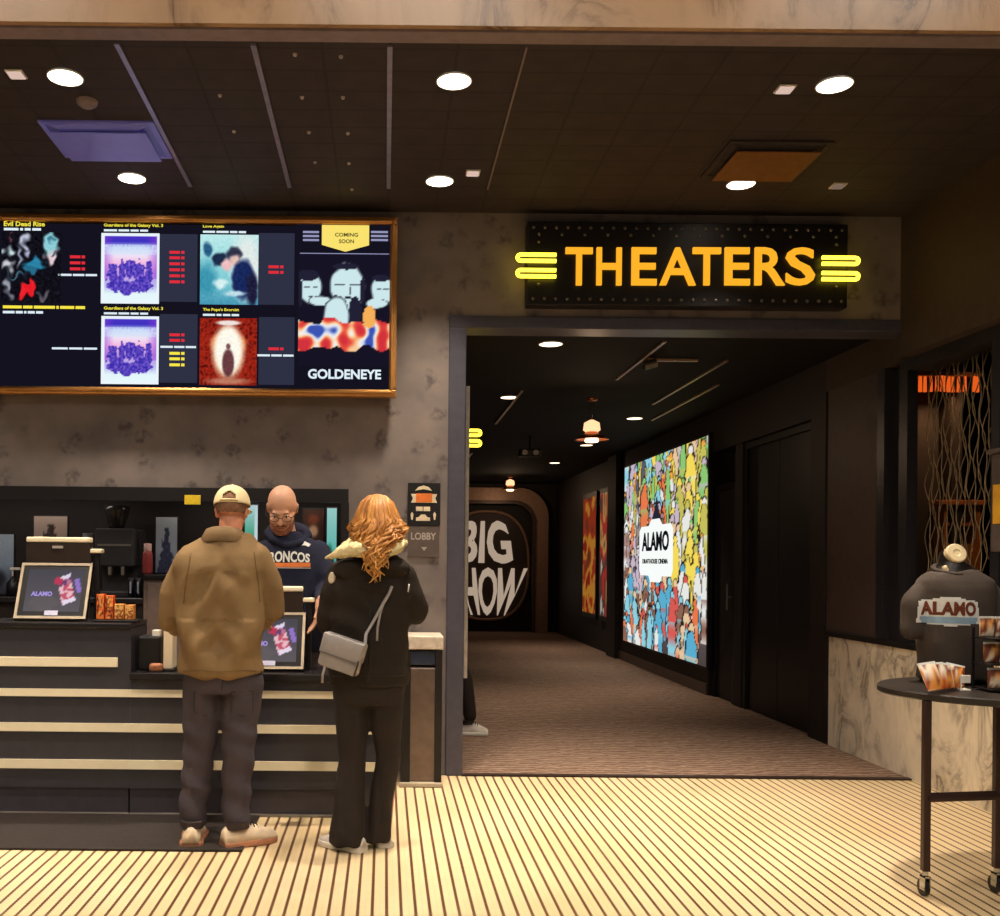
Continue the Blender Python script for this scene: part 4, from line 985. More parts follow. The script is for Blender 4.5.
def drape_poly(name, poly, a, m, root, bvv, y, d=.004, nsub=14):
    "a print laid on a curved front, as a fine grid clipped to the outline"
    A, Bq = P(a[0], a[1], y), P(a[2], a[3], y); t_ = bmesh.new(); grid = {}
    def inside(u, v):
        c = False
        for (u0, v0), (u1, v1) in zip(poly, poly[1:]+poly[:1]):
            if (v0 > v) != (v1 > v) and u < (u1-u0)*(v-v0)/(v1-v0)+u0: c = not c
        return c
    nx_, nz_ = nsub*3, nsub
    def pt(i, j):
        if (i, j) not in grid:
            q = V((A.x+(Bq.x-A.x)*i/nx_, y, Bq.z+(A.z-Bq.z)*j/nz_)); h = bvv.ray_cast(q-V((0, .6, 0)), V((0, 1, 0)))
            if h[0] is not None: q = h[0]
            grid[(i, j)] = t_.verts.new(q-V((0, d, 0)))
        return grid[(i, j)]
    for i in range(nx_):
        for j in range(nz_):
            if inside((i+.5)/nx_, (j+.5)/nz_): t_.faces.new((pt(i, j), pt(i+1, j), pt(i+1, j+1), pt(i, j+1)))
    mb = MB(); mb.add(t_); return mb.link(name, m, root, True)
drape_poly('badge_print', [(.02, .12), (.05, .86), (.25, .92), (.4, 1), (.6, 1), (.75, .92), (.95, .86), (.98, .12), (.75, .06), (.5, 0), (.25, .06)], (924.5, 597, 981, 627), mat('white_print', (222, 222, 216), .6, 0, .03), tee, bv, myf, .003, 20)
drape_poly('blue_print', [(.03, 0), (.0, 1), (1, 1), (.97, 0), (.5, -.01)], (928, 617, 977, 624), mat('blue_print', (142, 170, 190), .6), tee, bv, myf, .0045, 10)
qa, qb = P(929, 615.5, myf), P(976, 602, myf)
text('badge_text', 'ALAMO', tee, (V((qa.x, myf, qa.z)), V((qb.x-qa.x, 0, 0)), V((0, 0, qb.z-qa.z)), V((0, -1, 0))), mat('brown_print', (110, 50, 26), .6), .004, .006, .04, project=bv)

# packets fanned out on the table
def packet(px, py, y, w, h, rot, label, cs, sd, group):
    q = P(px, py, y); q.z = max(q.z, .874)
    t = thing('snack_packet', label, 'packet', q, group)
    M = Matrix.Translation(q) @ Matrix.Rotation(rot[2], 4, 'Z') @ Matrix.Rotation(rot[0], 4, 'X') @ Matrix.Rotation(rot[1], 4, 'Y')
    b = MB()
    secs = [(-.5, .10), (-.44, .3), (-.2, 1.0), (.2, 1.0), (.44, .3), (.5, .10)]
    b.ring_loft([[V((w*.5*cos(a), .014*sin(a)*k+0, h*(v+.5))) for a in [2*pi*i/16 for i in range(16)]] for v, k in secs])
    b.xform(M); o = b.link('pouch', None, t, True)
    f = strip_art(cs, sd); set_colors(o.data, [s2l(f(v.co.x*26+.5, v.co.z*16)) for v in o.data.vertices]); o.data.materials.append(M_print)
    e = MB().box(-w*.5, w*.5, -.003, .003, h*.96, h*1.04).xform(M).link('seal', mat('white_print', (0, 0, 0)), t)
    return t
pc = [(236, 214, 186), (190, 80, 40), (226, 150, 70), (120, 50, 34), (240, 226, 205)]
lab = ['leftmost packet of the fanned pile in front of the mannequin', 'second packet from the left in the fanned pile', 'middle packet of the fanned pile', 'fourth packet in the fanned pile', 'rightmost packet of the fanned pile, beside the white stand']
for k in range(5):
    packet(937+k*4.6, 690-k*1.0, 4.12+k*.042, .08, .12-.005*k, (-.45, -.16+.1*k, 0), 'orange and white ' + lab[k], pc, k+11, 'packets on the display table')
pr = [(180, 90, 44), (240, 220, 190), (120, 60, 40), (226, 160, 90), (250, 240, 220)]
for k, (px, py, hh, l_) in enumerate(((991, 690, .14, 'brown and white packet standing lowest at the right edge of the display table'), (996, 664, .13, 'brown and white packet in the middle of the stack at the right edge'), (998, 642, .11, 'topmost packet of the stack at the right edge'))):
    pass
a, b = P(989, 690, 4.2), P(1022, 690, 4.2)
t = thing('packet_rack', 'tiered wire rack of brown and white packets at the right edge of the table', 'rack', ((a.x+b.x)/2, 4.25, .872))
rk = MB()
for zz in (.88, .99, 1.10): rk.box(a.x-.005, b.x+.01, 4.18, 4.32, zz, zz+.006)
for xx in (a.x, b.x): rk.box(xx-.004, xx+.004, 4.31, 4.32, .874, 1.15)
rk.link('frame', M_blackplastic, t)
lv = ['lowest', 'middle', 'top']
for j, zz in enumerate((.887, .997, 1.107)):
    for k in range(2):
        q = V((a.x+.035+k*.07, 4.215+.03*j, zz)); 
        pp = thing('snack_packet', f'brown and white packet on the {lv[j]} tier of the rack, {"left" if k == 0 else "right"} of its pair', 'packet', q, 'packets in the wire rack')
        bb = MB().ring_loft([[V((q.x+.033*cos(an), q.y+.013*sin(an)*kk, q.z+.085*(vv+.5))) for an in [2*pi*i/16 for i in range(16)]] for vv, kk in ((-.5, .1), (-.44, .4), (-.2, 1), (.2, 1), (.44, .3), (.5, .1))]).link('pouch', None, pp, True)
        f = strip_art(pr, j*2+k+30); set_colors(bb.data, [s2l(f(v.co.x*12, v.co.z*12)) for v in bb.data.vertices]); bb.data.materials.append(M_print)
        MB().box(q.x-.033, q.x+.033, q.y-.003, q.y+.003, q.z+.08, q.z+.09).link('seal', mat('white_print', (0, 0, 0)), pp)
q = P(966, 690, 4.24)
t = thing('price_stand', 'small white price stand on the display table in front of the mannequin', 'price stand', (q.x, 4.26, .872))
MB().box(q.x-.028, q.x+.02, 4.235, 4.285, .8725, .88, .002).link('foot', M_white, t); MB().box(q.x-.018, q.x-.012, 4.25, 4.27, .88, .93).box(q.x-.018, q.x+.028, 4.252, 4.258, .905, .94, .002).link('card', M_white, t)
# ================================================================ people
M_skin = mat('skin_fair', (222, 168, 138), .5, 0, .06, 9, .05, 40); M_skin2 = mat('skin_ruddy', (214, 146, 116), .5, 0, .07, 9, .05, 40)
def head_prims(mb, c, R, s=1.0, nose=True):
    "skull, jaw, nose, ears, brow and lips about the centre c; local +y is where the face looks"
    def q(x, y, z): return V(c)+R @ (V((x, y, z))*s)
    def e(x, y, z, a, b, d, rot=None): mb.ell(q(x, y, z), (a*s, b*s, d*s), R @ (rot or Matrix.Identity(3)), 3)
    e(0, -.012, .035, .076, .098, .088); e(0, .02, -.02, .066, .078, .085); e(0, .045, -.072, .047, .045, .042); e(0, .068, -.092, .022, .02, .018)
    for k in (-1, 1):
        e(k*.036, .072, -.018, .026, .024, .022); e(k*.074, -.012, -.005, .010, .02, .031); e(k*.079, -.02, .006, .008, .016, .018)
    e(0, .083, .028, .048, .014, .012)
    mb.cap(q(0, .088, .014), .009*s, q(0, .112, -.022), .0135*s); e(-.013, .1, -.026, .009, .009, .008); e(.013, .1, -.026, .009, .009, .008)
    e(0, .089, -.056, .024, .009, .0055); e(0, .087, -.066, .02, .009, .0065)
    return q
def face_parts(root, q, R, s, brow, lips=None):
    for k in (-1, 1):
        MB().ell(q(k*.031, .083, .006), (.0125*s, .008*s, .0085*s), R, 2).link('eye', mat('eye_white', (226, 220, 212), .25, 0, .02), root, True)
        MB().ell(q(k*.031, .0895, .006), (.0052*s, .0028*s, .0055*s), R, 2).link('iris', mat('iris_brown', (60, 44, 34), .2), root, True)
        MB().tube([q(k*.014, .094, .026), q(k*.032, .094, .031), q(k*.05, .08, .026)], [.003*s, .0042*s, .002*s], 8).link('eyebrow', brow, root, True)
def hand_prims(mb, w, d, n, side, s=1.0, curl=.5):
    "palm and five bent fingers; w wrist, d finger direction, n direction of the palm's face, side +1 if the thumb lies on d x n"
    d = V(d).normalized(); n = V(n); n = (n-d*n.dot(d)).normalized(); t = d.cross(n)*side
    R = Matrix((t, d, n)).transposed()
    mb.cap(V(w)-d*.03, .026*s, V(w)+d*.02, .027*s)
    mb.ell(V(w)+d*.055*s, (.042*s, .05*s, .0165*s), R, 3)
    for i, (off, ln) in enumerate(((.032, .072), (.011, .082), (-.011, .076), (-.031, .06))):
        b = V(w)+d*.09*s+t*off*s; a1 = curl*.5; a2 = curl*1.3
        m1 = b+(d*cos(a1)+n*sin(a1))*ln*.52*s+t*off*.12; m2 = m1+(d*cos(a2)+n*sin(a2))*ln*.55*s+t*off*.06
        mb.chain([(b-d*.02*s, .0095*s), (b, .0093*s), (m1, .0085*s), (m2, .007*s)], 10)
    b = V(w)+d*.03*s+t*.032*s; m1 = b+(d*.6+t*.7+n*.25).normalized()*.042*s; m2 = m1+(d*.85+t*.25+n*.35).normalized()*.032*s
    mb.chain([(b-t*.015*s, .014*s), (b, .0125*s), (m1, .0105*s), (m2, .008*s)], 10)
def shoe(root, heel, ang, ln, wd, hh, m_up, m_sole, m_lace=None, zb=.0):
    "a trainer pointing along ang (0 = away from the lobby, towards +y; positive turns to the right)"
    M = Matrix.Translation(V((heel[0], heel[1], zb))) @ Matrix.Rotation(-ang, 4, 'Z')
    prof = [(0, .30, .55), (.05, .40, .66), (.2, .42, .70), (.4, .38, .72), (.6, .46, .60), (.8, .47, .42), (.94, .36, .30), (1.0, .18, .2)]
    def ring(t, w, h, z0, k=16):
        pts = []
        for i in range(k):
            a = 2*pi*i/k; x = cos(a)*w*wd; zz = sin(a)
            z = z0+(max(0, zz)**.8)*h*hh*1.0 if zz > 0 else z0
            if zz > 0: x *= 1-.35*zz*(1 if t < .5 else .5)
            pts.append(V((x, t*ln, z)))
        return pts
    b = MB().ring_loft([ring(t, w, h, .022) for t, w, h in prof]); b.xform(M)
    up = b.link('shoe', m_up, root, True)
    sp = []
    for t, w, h in prof: sp.append((t, w*1.12+.02))
    k = [(w*wd, t*ln) for t, w in sp]; out_ = [(x, y) for x, y in k]+[(-x, y) for x, y in reversed(k)]
    MB().ring_loft([[V((x*f, y+(0 if 0 else 0), z)) for x, y in out_] for z, f in ((.002, .94), (.006, 1), (.026, 1.0), (.03, .95))]).xform(M).link('sole', m_sole, up, 'auto')
    MB().ring_loft([[V((cos(a)*.045*wd/.1, .075*ln/.28+sin(a)*.06*ln/.28, z)) for a in [2*pi*i/20 for i in range(20)]] for z in (hh*.72, hh*.98)]).xform(M).link('ankle_collar', m_lace or m_sole, up, 'auto')
    lc = MB()
    for j in range(4):
        y = (.42+.07*j)*ln; z = .024+hh*(.80-.085*j)
        lc.tube([(-.024, y, z-.012), (0, y, z+.006), (.024, y, z-.012)], .0035, 6)
    lc.xform(M).link('laces', m_lace or m_sole, up, True)
    return up
def cloth_disp(f1, a1, f2, a2, seed, zs=1.0):
    def f(c):
        return a1*noise.noise(V((c.x*f1+seed, c.y*f1, c.z*f1*zs)))+a2*(1-2*abs(noise.noise(V((c.x*f2, c.y*f2+seed, c.z*f2*.6)))))
    return f
def rot_head(yaw=0, pitch=0, roll=0):
    "yaw 0 looks towards +y; pitch < 0 looks down"
    return (Matrix.Rotation(yaw, 3, 'Z') @ Matrix.Rotation(pitch, 3, 'X') @ Matrix.Rotation(roll, 3, 'Y'))

# ---------------------------------------------------------------- man in the cap, seen from behind
BY = 4.9
def m(px, py, Y=BY): return P(px, py, Y)
t = thing('person', 'man in a cream baseball cap and olive-brown jacket standing at the counter, back turned', 'person', (m(222, 700).x, BY, 0), 'customers at the counter')
R = rot_head(0, -.12)
hc = V((m(231, 510).x, BY+.035, m(231, 511.5).z))
b = MB(); q = head_prims(b, hc, R, 1.0)
neck = V((m(230, 540).x, BY, m(230, 537).z))
b.chain([(hc+V((0, -.025, -.04)), .06), (neck, .058), (neck+V((0, 0, -.06)), .07)])
shl, shr = m(187, 563), m(260, 562); ell, elr = m(174, 620, 4.93), m(270, 610, 4.97)
wrl, wrr = V((m(180, 626, 5.2).x, 5.2, 1.06)), V((m(262, 618, 5.2).x, 5.22, 1.08))
hpl, hpr = m(204, 672), m(243, 672); knl, knr = m(198.5, 757, 4.9), m(238.5, 755, 4.87); anl, anr = m(192, 820, 4.86), m(236, 820, 4.83)
cxm = m(223, 640).x
b.loft([((cxm, BY, hpl.z-.06), .15, .10), ((cxm, BY, hpl.z+.05), .165, .105), ((cxm, BY, m(0, 640).z), .155, .10), ((cxm, BY, m(0, 600).z), .17, .11), ((m(223, 0).x, BY, m(0, 570).z), .165, .09), ((neck.x, BY, neck.z-.03), .07, .06)])
b.chain([(shl, .055), (ell, .043), (wrl, .028)]); b.chain([(shr, .055), (elr, .043), (wrr, .028)])
hand_prims(b, wrl, (.35, 1, -.1), (.3, 0, -1), 1, 1, .5); hand_prims(b, wrr, (-.35, 1, -.1), (-.3, 0, -1), -1, 1, .5)
for h_, k_, a_ in ((hpl, knl, anl), (hpr, knr, anr)): b.chain([(h_, .075), (k_, .052), (a_, .036)]); b.cap(a_, .034, a_+V((0, .02, -.05)), .03)
remesh(b, .006, 2).link('body', M_skin2, t, True)
face_parts(t, q, R, .97, mat('grey_brow', (120, 100, 84), .8))
# jacket
M_jack = mat('olive_jacket', (136, 110, 76), .75, 0, .10, 9, .1, 90, .15)
j = MB()
secs = []
for py, pl_, pr_, dp in ((673.5, 179, 264, .135), (668, 178, 265.5, .142), (640, 178.5, 264, .145), (615, 178, 263, .14), (590, 177, 265, .142), (566, 174, 267, .138), (556, 177, 264, .128), (548, 185, 259, .112), (541, 196, 254, .095), (535, 208, 250, .08)):
    secs.append(((m((pl_+pr_)/2, py).x, BY, m((pl_+pr_)/2, py).z), (pr_-pl_)/2*BY/F, dp))
j.loft(secs, 36, 2.5)
j.chain([(m(190, 562), .076), (m(176, 592, 4.91), .073), (ell, .066), (V((ell.x+.02, 5.02, ell.z-.02)), .06), (wrl-V((0, .05, 0)), .048)])
j.chain([(m(258, 560), .076), (m(268, 586, 4.92), .07), (elr, .063), (V((elr.x-.0, 5.06, elr.z)), .058), (wrr-V((0, .05, 0)), .046)])
jx = m(222, 600).x
def jd(c):
    d = .013*noise.noise(V((c.x*6, c.y*6, c.z*5+3)))+.013*(1-2*abs(noise.noise(V((c.x*5+2, c.y*5, c.z*4)))))
    u = c.x-jx; w = c.z
    d += .011*sin((w*30)+abs(u)*42+2*noise.noise(c*6))*exp(-(u/.11)**2)*(1 if .95 < w < 1.35 else .3)
    d += .018*sin(abs(u)*30-w*8)*(1 if w < 1.12 else .2)*exp(-((w-1.0)/.16)**2)
    return d
jb = remesh(j, .009, 4, jd); bv_j = bvh_of(jb)
jk = jb.link('jacket', M_jack, t, True)
nx_, nz_ = m(230, 0).x, m(230, 535).z
rings = []
for r, dz, dy in ((.112, -.05, -.012), (.108, -.022, -.02), (.088, .02, -.02), (.078, .024, -.016), (.08, -.02, 0)):
    rings.append([V((nx_+cos(a)*r*(1.06), BY+.0+dy+sin(a)*r*.95, nz_+dz-.018*sin(a)+.012*cos(a)*0)) for a in [2*pi*k/32 for k in range(32)]])
MB().ring_loft(rings, cap=False).link('collar', mat('olive_collar', (126, 100, 68), .8, 0, .1, 9, .1, 90), jk, True)
def seam(pts, r, nm, mt, root, bvv):
    out_ = []
    for px, py in pts:
        p0 = V((0, 0, CAMZ)); d = (P(px, py, 5)-p0).normalized(); h = bvv.ray_cast(p0, d)
        if h[0] is not None: out_.append(h[0]-d*.0015)
    if len(out_) > 1: MB().tube(out_, r, 6).link(nm, mt, root, True)
M_seam = mat('dark_olive_seam', (114, 90, 54), .9)
seam([(184+k*3, 671-.6*sin(k*.4)) for k in range(27)], .0025, 'hem_seam', M_seam, jk, bv_j)
seam([(191-k*.9+max(0, k-6)*.4, 553+k*5) for k in range(11)], .003, 'sleeve_seam', M_seam, jk, bv_j)
seam([(254+k*.7-max(0, k-6)*.3, 552+k*5) for k in range(11)], .003, 'sleeve_seam', M_seam, jk, bv_j)
# trousers
M_pant = mat('charcoal_trousers', (68, 60, 66), .85, 0, .12, 10, .2, 120)
j = MB()
j.loft([((cxm, BY, hpl.z-.10), .17, .125), ((cxm, BY, hpl.z), .195, .13), ((cxm, BY, hpl.z+.06), .19, .125)])
j.chain([(hpl+V((-.005, 0, -.05)), .104), (m(202, 715), .096), (knl, .079), (m(195, 790, 4.88), .073), (anl+V((0, 0, -.005)), .066)])
j.chain([(hpr+V((.005, 0, -.05)), .104), (m(240, 715), .098), (knr, .081), (m(236, 790, 4.86), .074), (anr+V((0, 0, -.005)), .068)])
pb = remesh(j, .009, 4, lambda c: .004*noise.noise(V((c.x*9, c.y*9, c.z*7)))+.007*sin(c.z*44+c.x*25+3*noise.noise(c*4))*(1 if c.z < .62 else .25)*(.6 if c.z > .3 else 1))
bv_p = bvh_of(pb); tr = pb.link('trousers', M_pant, t, True)
M_pseam = mat('trouser_seam', (38, 33, 38), .9)
seam([(223, 678), (221.5, 690), (219.5, 700)], .0025, 'rise_seam', M_pseam, tr, bv_p)
for x_ in (194, 231): seam([(x_, 692), (x_+22, 691), (x_+22, 712), (x_+11, 716), (x_, 712), (x_, 692)], .002, 'back_pocket', M_pseam, tr, bv_p)
M_tan = mat('sand_suede', (228, 206, 176), .8, 0, .1, 20); M_wsole = mat('pale_sole', (226, 204, 172), .6); M_gum = mat('rust_sole', (176, 120, 88), .6)
shoe(t, (m(191, 840, 4.76).x, 4.745), -.08, .29, .12, .125, M_tan, M_gum, mat('dark_collar', (60, 48, 46), .8))
shoe(t, (m(222, 840, 4.75).x, 4.765), 1.02, .285, .115, .125, M_tan, M_gum, mat('dark_collar', (60, 48, 46), .8))
# cap
M_cap = mat('cream_cotton', (238, 218, 172), .85, 0, .05, 25, .1, 160)
cb = bmesh.new(); nU, nV = 48, 18; g = []
cc = hc+R @ V((0, -.008, .03))
for jv in range(nV+1):
    ph = jv/nV*pi/2
    g.append([cb.verts.new(cc+R @ V((cos(a)*.093*cos(ph)**.85 if jv < nV else 0, sin(a)*.112*cos(ph)**.85 if jv < nV else 0, .104*sin(ph)))) for a in [2*pi*k/nU for k in range(nU)]])
for jv in range(nV):
    for k in range(nU):
        a = 2*pi*(k+.5)/nU; da = abs((a-1.5*pi+pi) % (2*pi)-pi)
        if (da/.42)**2+((jv+.5-2.0)/4.6)**2 < 1 and jv >= 2: continue
        cb.faces.new((g[jv][k], g[jv][(k+1) % nU], g[jv+1][(k+1) % nU], g[jv+1][k]))
bmesh.ops.remove_doubles(cb, verts=cb.verts, dist=1e-5)
cpm = MB(); cpm.add(cb)
cap_o = cpm.link('cap', M_cap, t, True)
sd_ = cap_o.modifiers.new('s', 'SOLIDIFY'); sd_.thickness = .003
br = []
for k in range(17):
    a = pi*k/16; br.append((cos(a)*.088, .095+sin(a)*.085))
MB().ring_loft([[cc+R @ V((x, y, z-.35*max(0, y-.1)**1.0*.5-x*x*2)) for x, y in br+[(-.085, .07), (0, .1), (.085, .07)]] for z in (.002, .008)]).link('brim', M_cap, cap_o, True)
MB().ell(cc+R @ V((0, 0, .106)), (.008, .008, .005), R, 2).link('button', M_cap, cap_o, True)
MB().tube([cc+R @ V((cos(a)*.094, sin(a)*.113, .012)) for a in [1.5*pi-.5+1.0*k/10 for k in range(11)]], .007, 8, .4).link('strap', mat('cap_strap', (222, 198, 150), .8), cap_o, True)
# short hair under the cap
hb = MB(); hb.ell(hc+R @ V((0, -.016, .03)), (.081, .102, .09), R)
hm = remesh(hb, .008, 1)
for v in list(hm.bm.verts):
    lc_ = R.inverted() @ (v.co-hc)
    if lc_.y > .035 or lc_.z < -.02: hm.bm.verts.remove(v)
hm.link('hair', mat('greying_hair', (138, 100, 76), .85, 0, .2, 60, .4, 200), t, True)

# ---------------------------------------------------------------- woman with long hair, seen from behind
BY = 4.80
t = thing('person', 'woman with long wavy golden hair in a black hooded coat and flared trousers, back turned', 'person', (m(370, 700, BY).x, BY, 0), 'customers at the counter')
def m(px, py, Y=4.80): return P(px, py, Y)
R = rot_head(.25, -.1)
hc = V((m(377, 522).x, BY+.02, m(377, 523).z))
b = MB(); q = head_prims(b, hc, R, .93)
neck = V((m(375, 550).x, BY, m(375, 553).z))
b.chain([(hc+V((0, -.02, -.04)), .05), (neck, .05), (neck+V((0, 0, -.06)), .06)])
shl, shr = m(341, 576), m(401, 576); ell, elr = m(331, 622, 4.84), m(416, 612, 4.84)
wrl, wrr = V((m(338, 628, 5.12).x, 5.1, 1.07)), V((m(400, 620, 5.1).x, 5.08, 1.10))
hpl, hpr = m(352, 682), m(386, 682); knl, knr = m(352.5, 758, 4.80), m(388, 757, 4.83); anl, anr = m(353, 832, 4.79), m(385, 828, 4.84)
cxm = m(369, 640).x
b.loft([((cxm, BY, hpl.z-.06), .14, .10), ((cxm, BY, hpl.z+.05), .15, .10), ((cxm, BY, m(0, 640).z), .125, .085), ((cxm, BY, m(0, 600).z), .14, .09), ((m(371, 0).x, BY, m(0, 573).z), .14, .08), ((neck.x, BY, neck.z-.02), .06, .055)])
b.chain([(shl, .047), (ell, .037), (wrl, .024)]); b.chain([(shr, .047), (elr, .037), (wrr, .024)])
hand_prims(b, wrl, (.3, 1, 0), (.5, 0, -1), 1, .9, .7); hand_prims(b, wrr, (-.4, 1, 0), (-.5, 0, -1), -1, .9, .7)
for h_, k_, a_ in ((hpl, knl, anl), (hpr, knr, anr)): b.chain([(h_, .075), (k_, .05), (a_, .034)]); b.cap(a_, .03, a_+V((0, .02, -.04)), .028)
remesh(b, .006, 2).link('body', M_skin, t, True)
face_parts(t, q, R, .93, mat('auburn_brow', (120, 76, 44), .8))
M_coat = mat('black_coat', (40, 33, 27), .8, 0, .12, 10, .2, 100, .25)
j = MB(); secs = []
for py, pl_, pr_, dp in ((684.5, 330, 407.5, .13), (678, 329, 408, .138), (655, 329.5, 408, .135), (630, 331, 409, .125), (605, 330, 410, .125), (585, 328, 412, .125), (572, 331, 411, .115), (561, 343, 402, .10), (553, 355, 395, .08)):
    secs.append(((m((pl_+pr_)/2, py).x, BY, m((pl_+pr_)/2, py).z), (pr_-pl_)/2*BY/F, dp))
j.loft(secs, 36, 2.4)
j.chain([(m(342, 577), .075), (m(334, 598, 4.81), .073), (ell, .068), (V((ell.x+.01, 4.96, ell.z-.02)), .062), (wrl-V((0, .05, 0)), .048)])
j.chain([(m(400, 577), .075), (m(410, 594, 4.82), .068), (elr, .062), (V((elr.x-.02, 4.96, elr.z+.0)), .056), (wrr-V((0, .05, 0)), .046)])
jb = remesh(j, .009, 4, lambda c: .006*noise.noise(V((c.x*6+5, c.y*6, c.z*5)))+.007*(1-2*abs(noise.noise(V((c.x*4, c.y*4+8, c.z*5)))))+.003*sin(c.z*50+c.x*20+2*noise.noise(c*5)))
bv_j = bvh_of(jb); jk = jb.link('coat', M_coat, t, True)
# hood lying on the back, with its cream fleece lining showing round the neck
hd = MB()
hd.ell(m(373, 574, 4.72), (.155, .05, .075)); hd.ell(m(372, 590, 4.71), (.11, .04, .075)); hd.ell(m(352, 570, 4.72), (.10, .06, .05)); hd.ell(m(392, 566, 4.72), (.09, .06, .055))
remesh(hd, .009, 4, lambda c: .007*sin(c.z*60+c.x*9)+.004*noise.noise(c*9)).link('hood', M_coat, jk, True)
fl = MB()
fl.chain([(m(326, 558, 4.73), .009), (m(335, 555, 4.70), .020), (m(346, 551.5, 4.67), .032), (m(358, 549, 4.65), .040), (m(372, 552, 4.65), .036), (m(386, 551, 4.65), .036), (m(397, 547.5, 4.68), .03), (m(404, 542, 4.74), .022), (m(402, 538, 4.84), .018)])
fl.chain([(m(338, 552.5, 4.70), .02), (m(349, 546, 4.70), .032), (m(358, 541, 4.72), .032), (m(366, 545, 4.70), .03)])
remesh(fl, .008, 2, lambda c: .006*noise.noise(c*45)).link('fleece_lining', mat('cream_fleece', (240, 222, 170), .95, 0, .1, 60, .5, 150, .1), jk, True)
pp = m(332, 577, 4.73); h = bv_j.ray_cast(V((0, 0, CAMZ)), (P(332.5, 578, 5)-V((0, 0, CAMZ))).normalized())
pc_ = h[0] if h[0] is not None else pp; nn_ = (h[1] if h[0] is not None else V((-.5, -1, 0))).normalized()
e1 = nn_.cross(V((0, 0, 1))).normalized(); e2 = e1.cross(nn_)
MB().ring_loft([[pc_+(e1*cos(a)*.021+e2*sin(a)*.028)*r+nn_*d for a in [2*pi*k/24 for k in range(24)]] for r, d in ((1, -.01), (1, .008), (.9, .010))]).link('round_patch', mat('ivory_patch', (222, 204, 176), .8, 0, .15, 90), jk, 'auto')
seam([(370, 600), (370, 630), (369, 660), (368, 682)], .002, 'back_seam', M_black, jk, bv_j)
seam([(409, 584), (408.5, 588), (408, 592)], .004, 'toggle', M_white, jk, bv_j)
seam([(332+4*k, 676+.5*sin(k)) for k in range(19)], .002, 'hem_seam', M_black, jk, bv_j)
M_flare = mat('black_flared_trousers', (40, 32, 28), .85, 0, .12, 10, .15, 120)
j = MB()
j.loft([((cxm, BY, hpl.z-.10), .165, .12), ((cxm, BY, hpl.z), .185, .13), ((cxm, BY, hpl.z+.05), .18, .125)])
def flare(h_, k_, bx, by_, r):
    kk = k_
    j.loft([((bx, by_, .03), r[4], r[4]*1.05), ((bx, by_, .10), r[3], r[3]*1.05), ((kk.x*.6+bx*.4, (kk.y+by_)/2, .30), r[2]*1.02, r[2]), ((kk.x, kk.y, kk.z), r[1], r[1]), ((h_.x, h_.y, kk.z+.22), r[0]*.9, r[0]*.92), ((h_.x, h_.y, h_.z-.04), r[0], r[0])], 28, 2.1)
flare(hpl, knl, m(356, 0).x, 4.77, (.098, .066, .074, .09, .096)); flare(hpr, knr, m(386, 0).x, 4.82, (.092, .06, .06, .064, .067))
pb = remesh(j, .009, 4, lambda c: .004*noise.noise(V((c.x*8, c.y*8, c.z*5)))+.004*sin(c.x*80+2*noise.noise(c*4))*(1 if c.z < .4 else .3))
pb.link('trousers', M_flare, t, True)
M_wht = mat('white_canvas', (226, 216, 206), .7)
shoe(t, (m(364, 845, 4.72).x, 4.715), -1.0, .26, .09, .085, M_wht, M_white); shoe(t, (m(386, 843, 4.80).x, 4.785), -.2, .25, .09, .085, M_wht, M_white)
# hair
rh = random.Random(11)
M_hair = bpy.data.materials.new('golden_hair'); nt = nodes_of(M_hair)
at = N(nt, 'ShaderNodeAttribute', attribute_name='Col').outputs['Color']
tcn = N(nt, 'ShaderNodeTexCoord').outputs['Object']
mpn = N(nt, 'ShaderNodeMapping', ins={'Vector': tcn, 'Scale': (120, 120, 9)}).outputs[0]
nzn = N(nt, 'ShaderNodeTexNoise', ins={'Vector': mpn, 'Scale': 1.0, 'Detail': 3.0}).outputs['Fac']
bpn = N(nt, 'ShaderNodeBump', ins={'Height': nzn, 'Strength': .5, 'Distance': .01}).outputs[0]
out(nt, N(nt, 'ShaderNodeBsdfPrincipled', ins={'Base Color': at, 'Roughness': .45, 'Specular IOR Level': .5, 'Normal': bpn}).outputs[0])
hs = MB(); crown = hc+V((0, -.01, .125))
hs.ell(hc+V((0, -.03, .03)), (.092, .105, .102)); hs.loft([(m(372, 557, 4.665), .045, .015), (m(373, 550, 4.68), .075, .03), (m(374, 540, 4.72), .112, .07), (m(375, 524, 4.77), .108, .09)], 24, 2.0)
blob = remesh(hs, .01, 3, lambda c: .008*sin(c.x*110+3*noise.noise(V((c.x*5, c.y*5, c.z*8)))))
hair = MB(); hair.bm.from_mesh((lambda me: (blob.bm.to_mesh(me), me)[1])(bpy.data.meshes.new('t')))
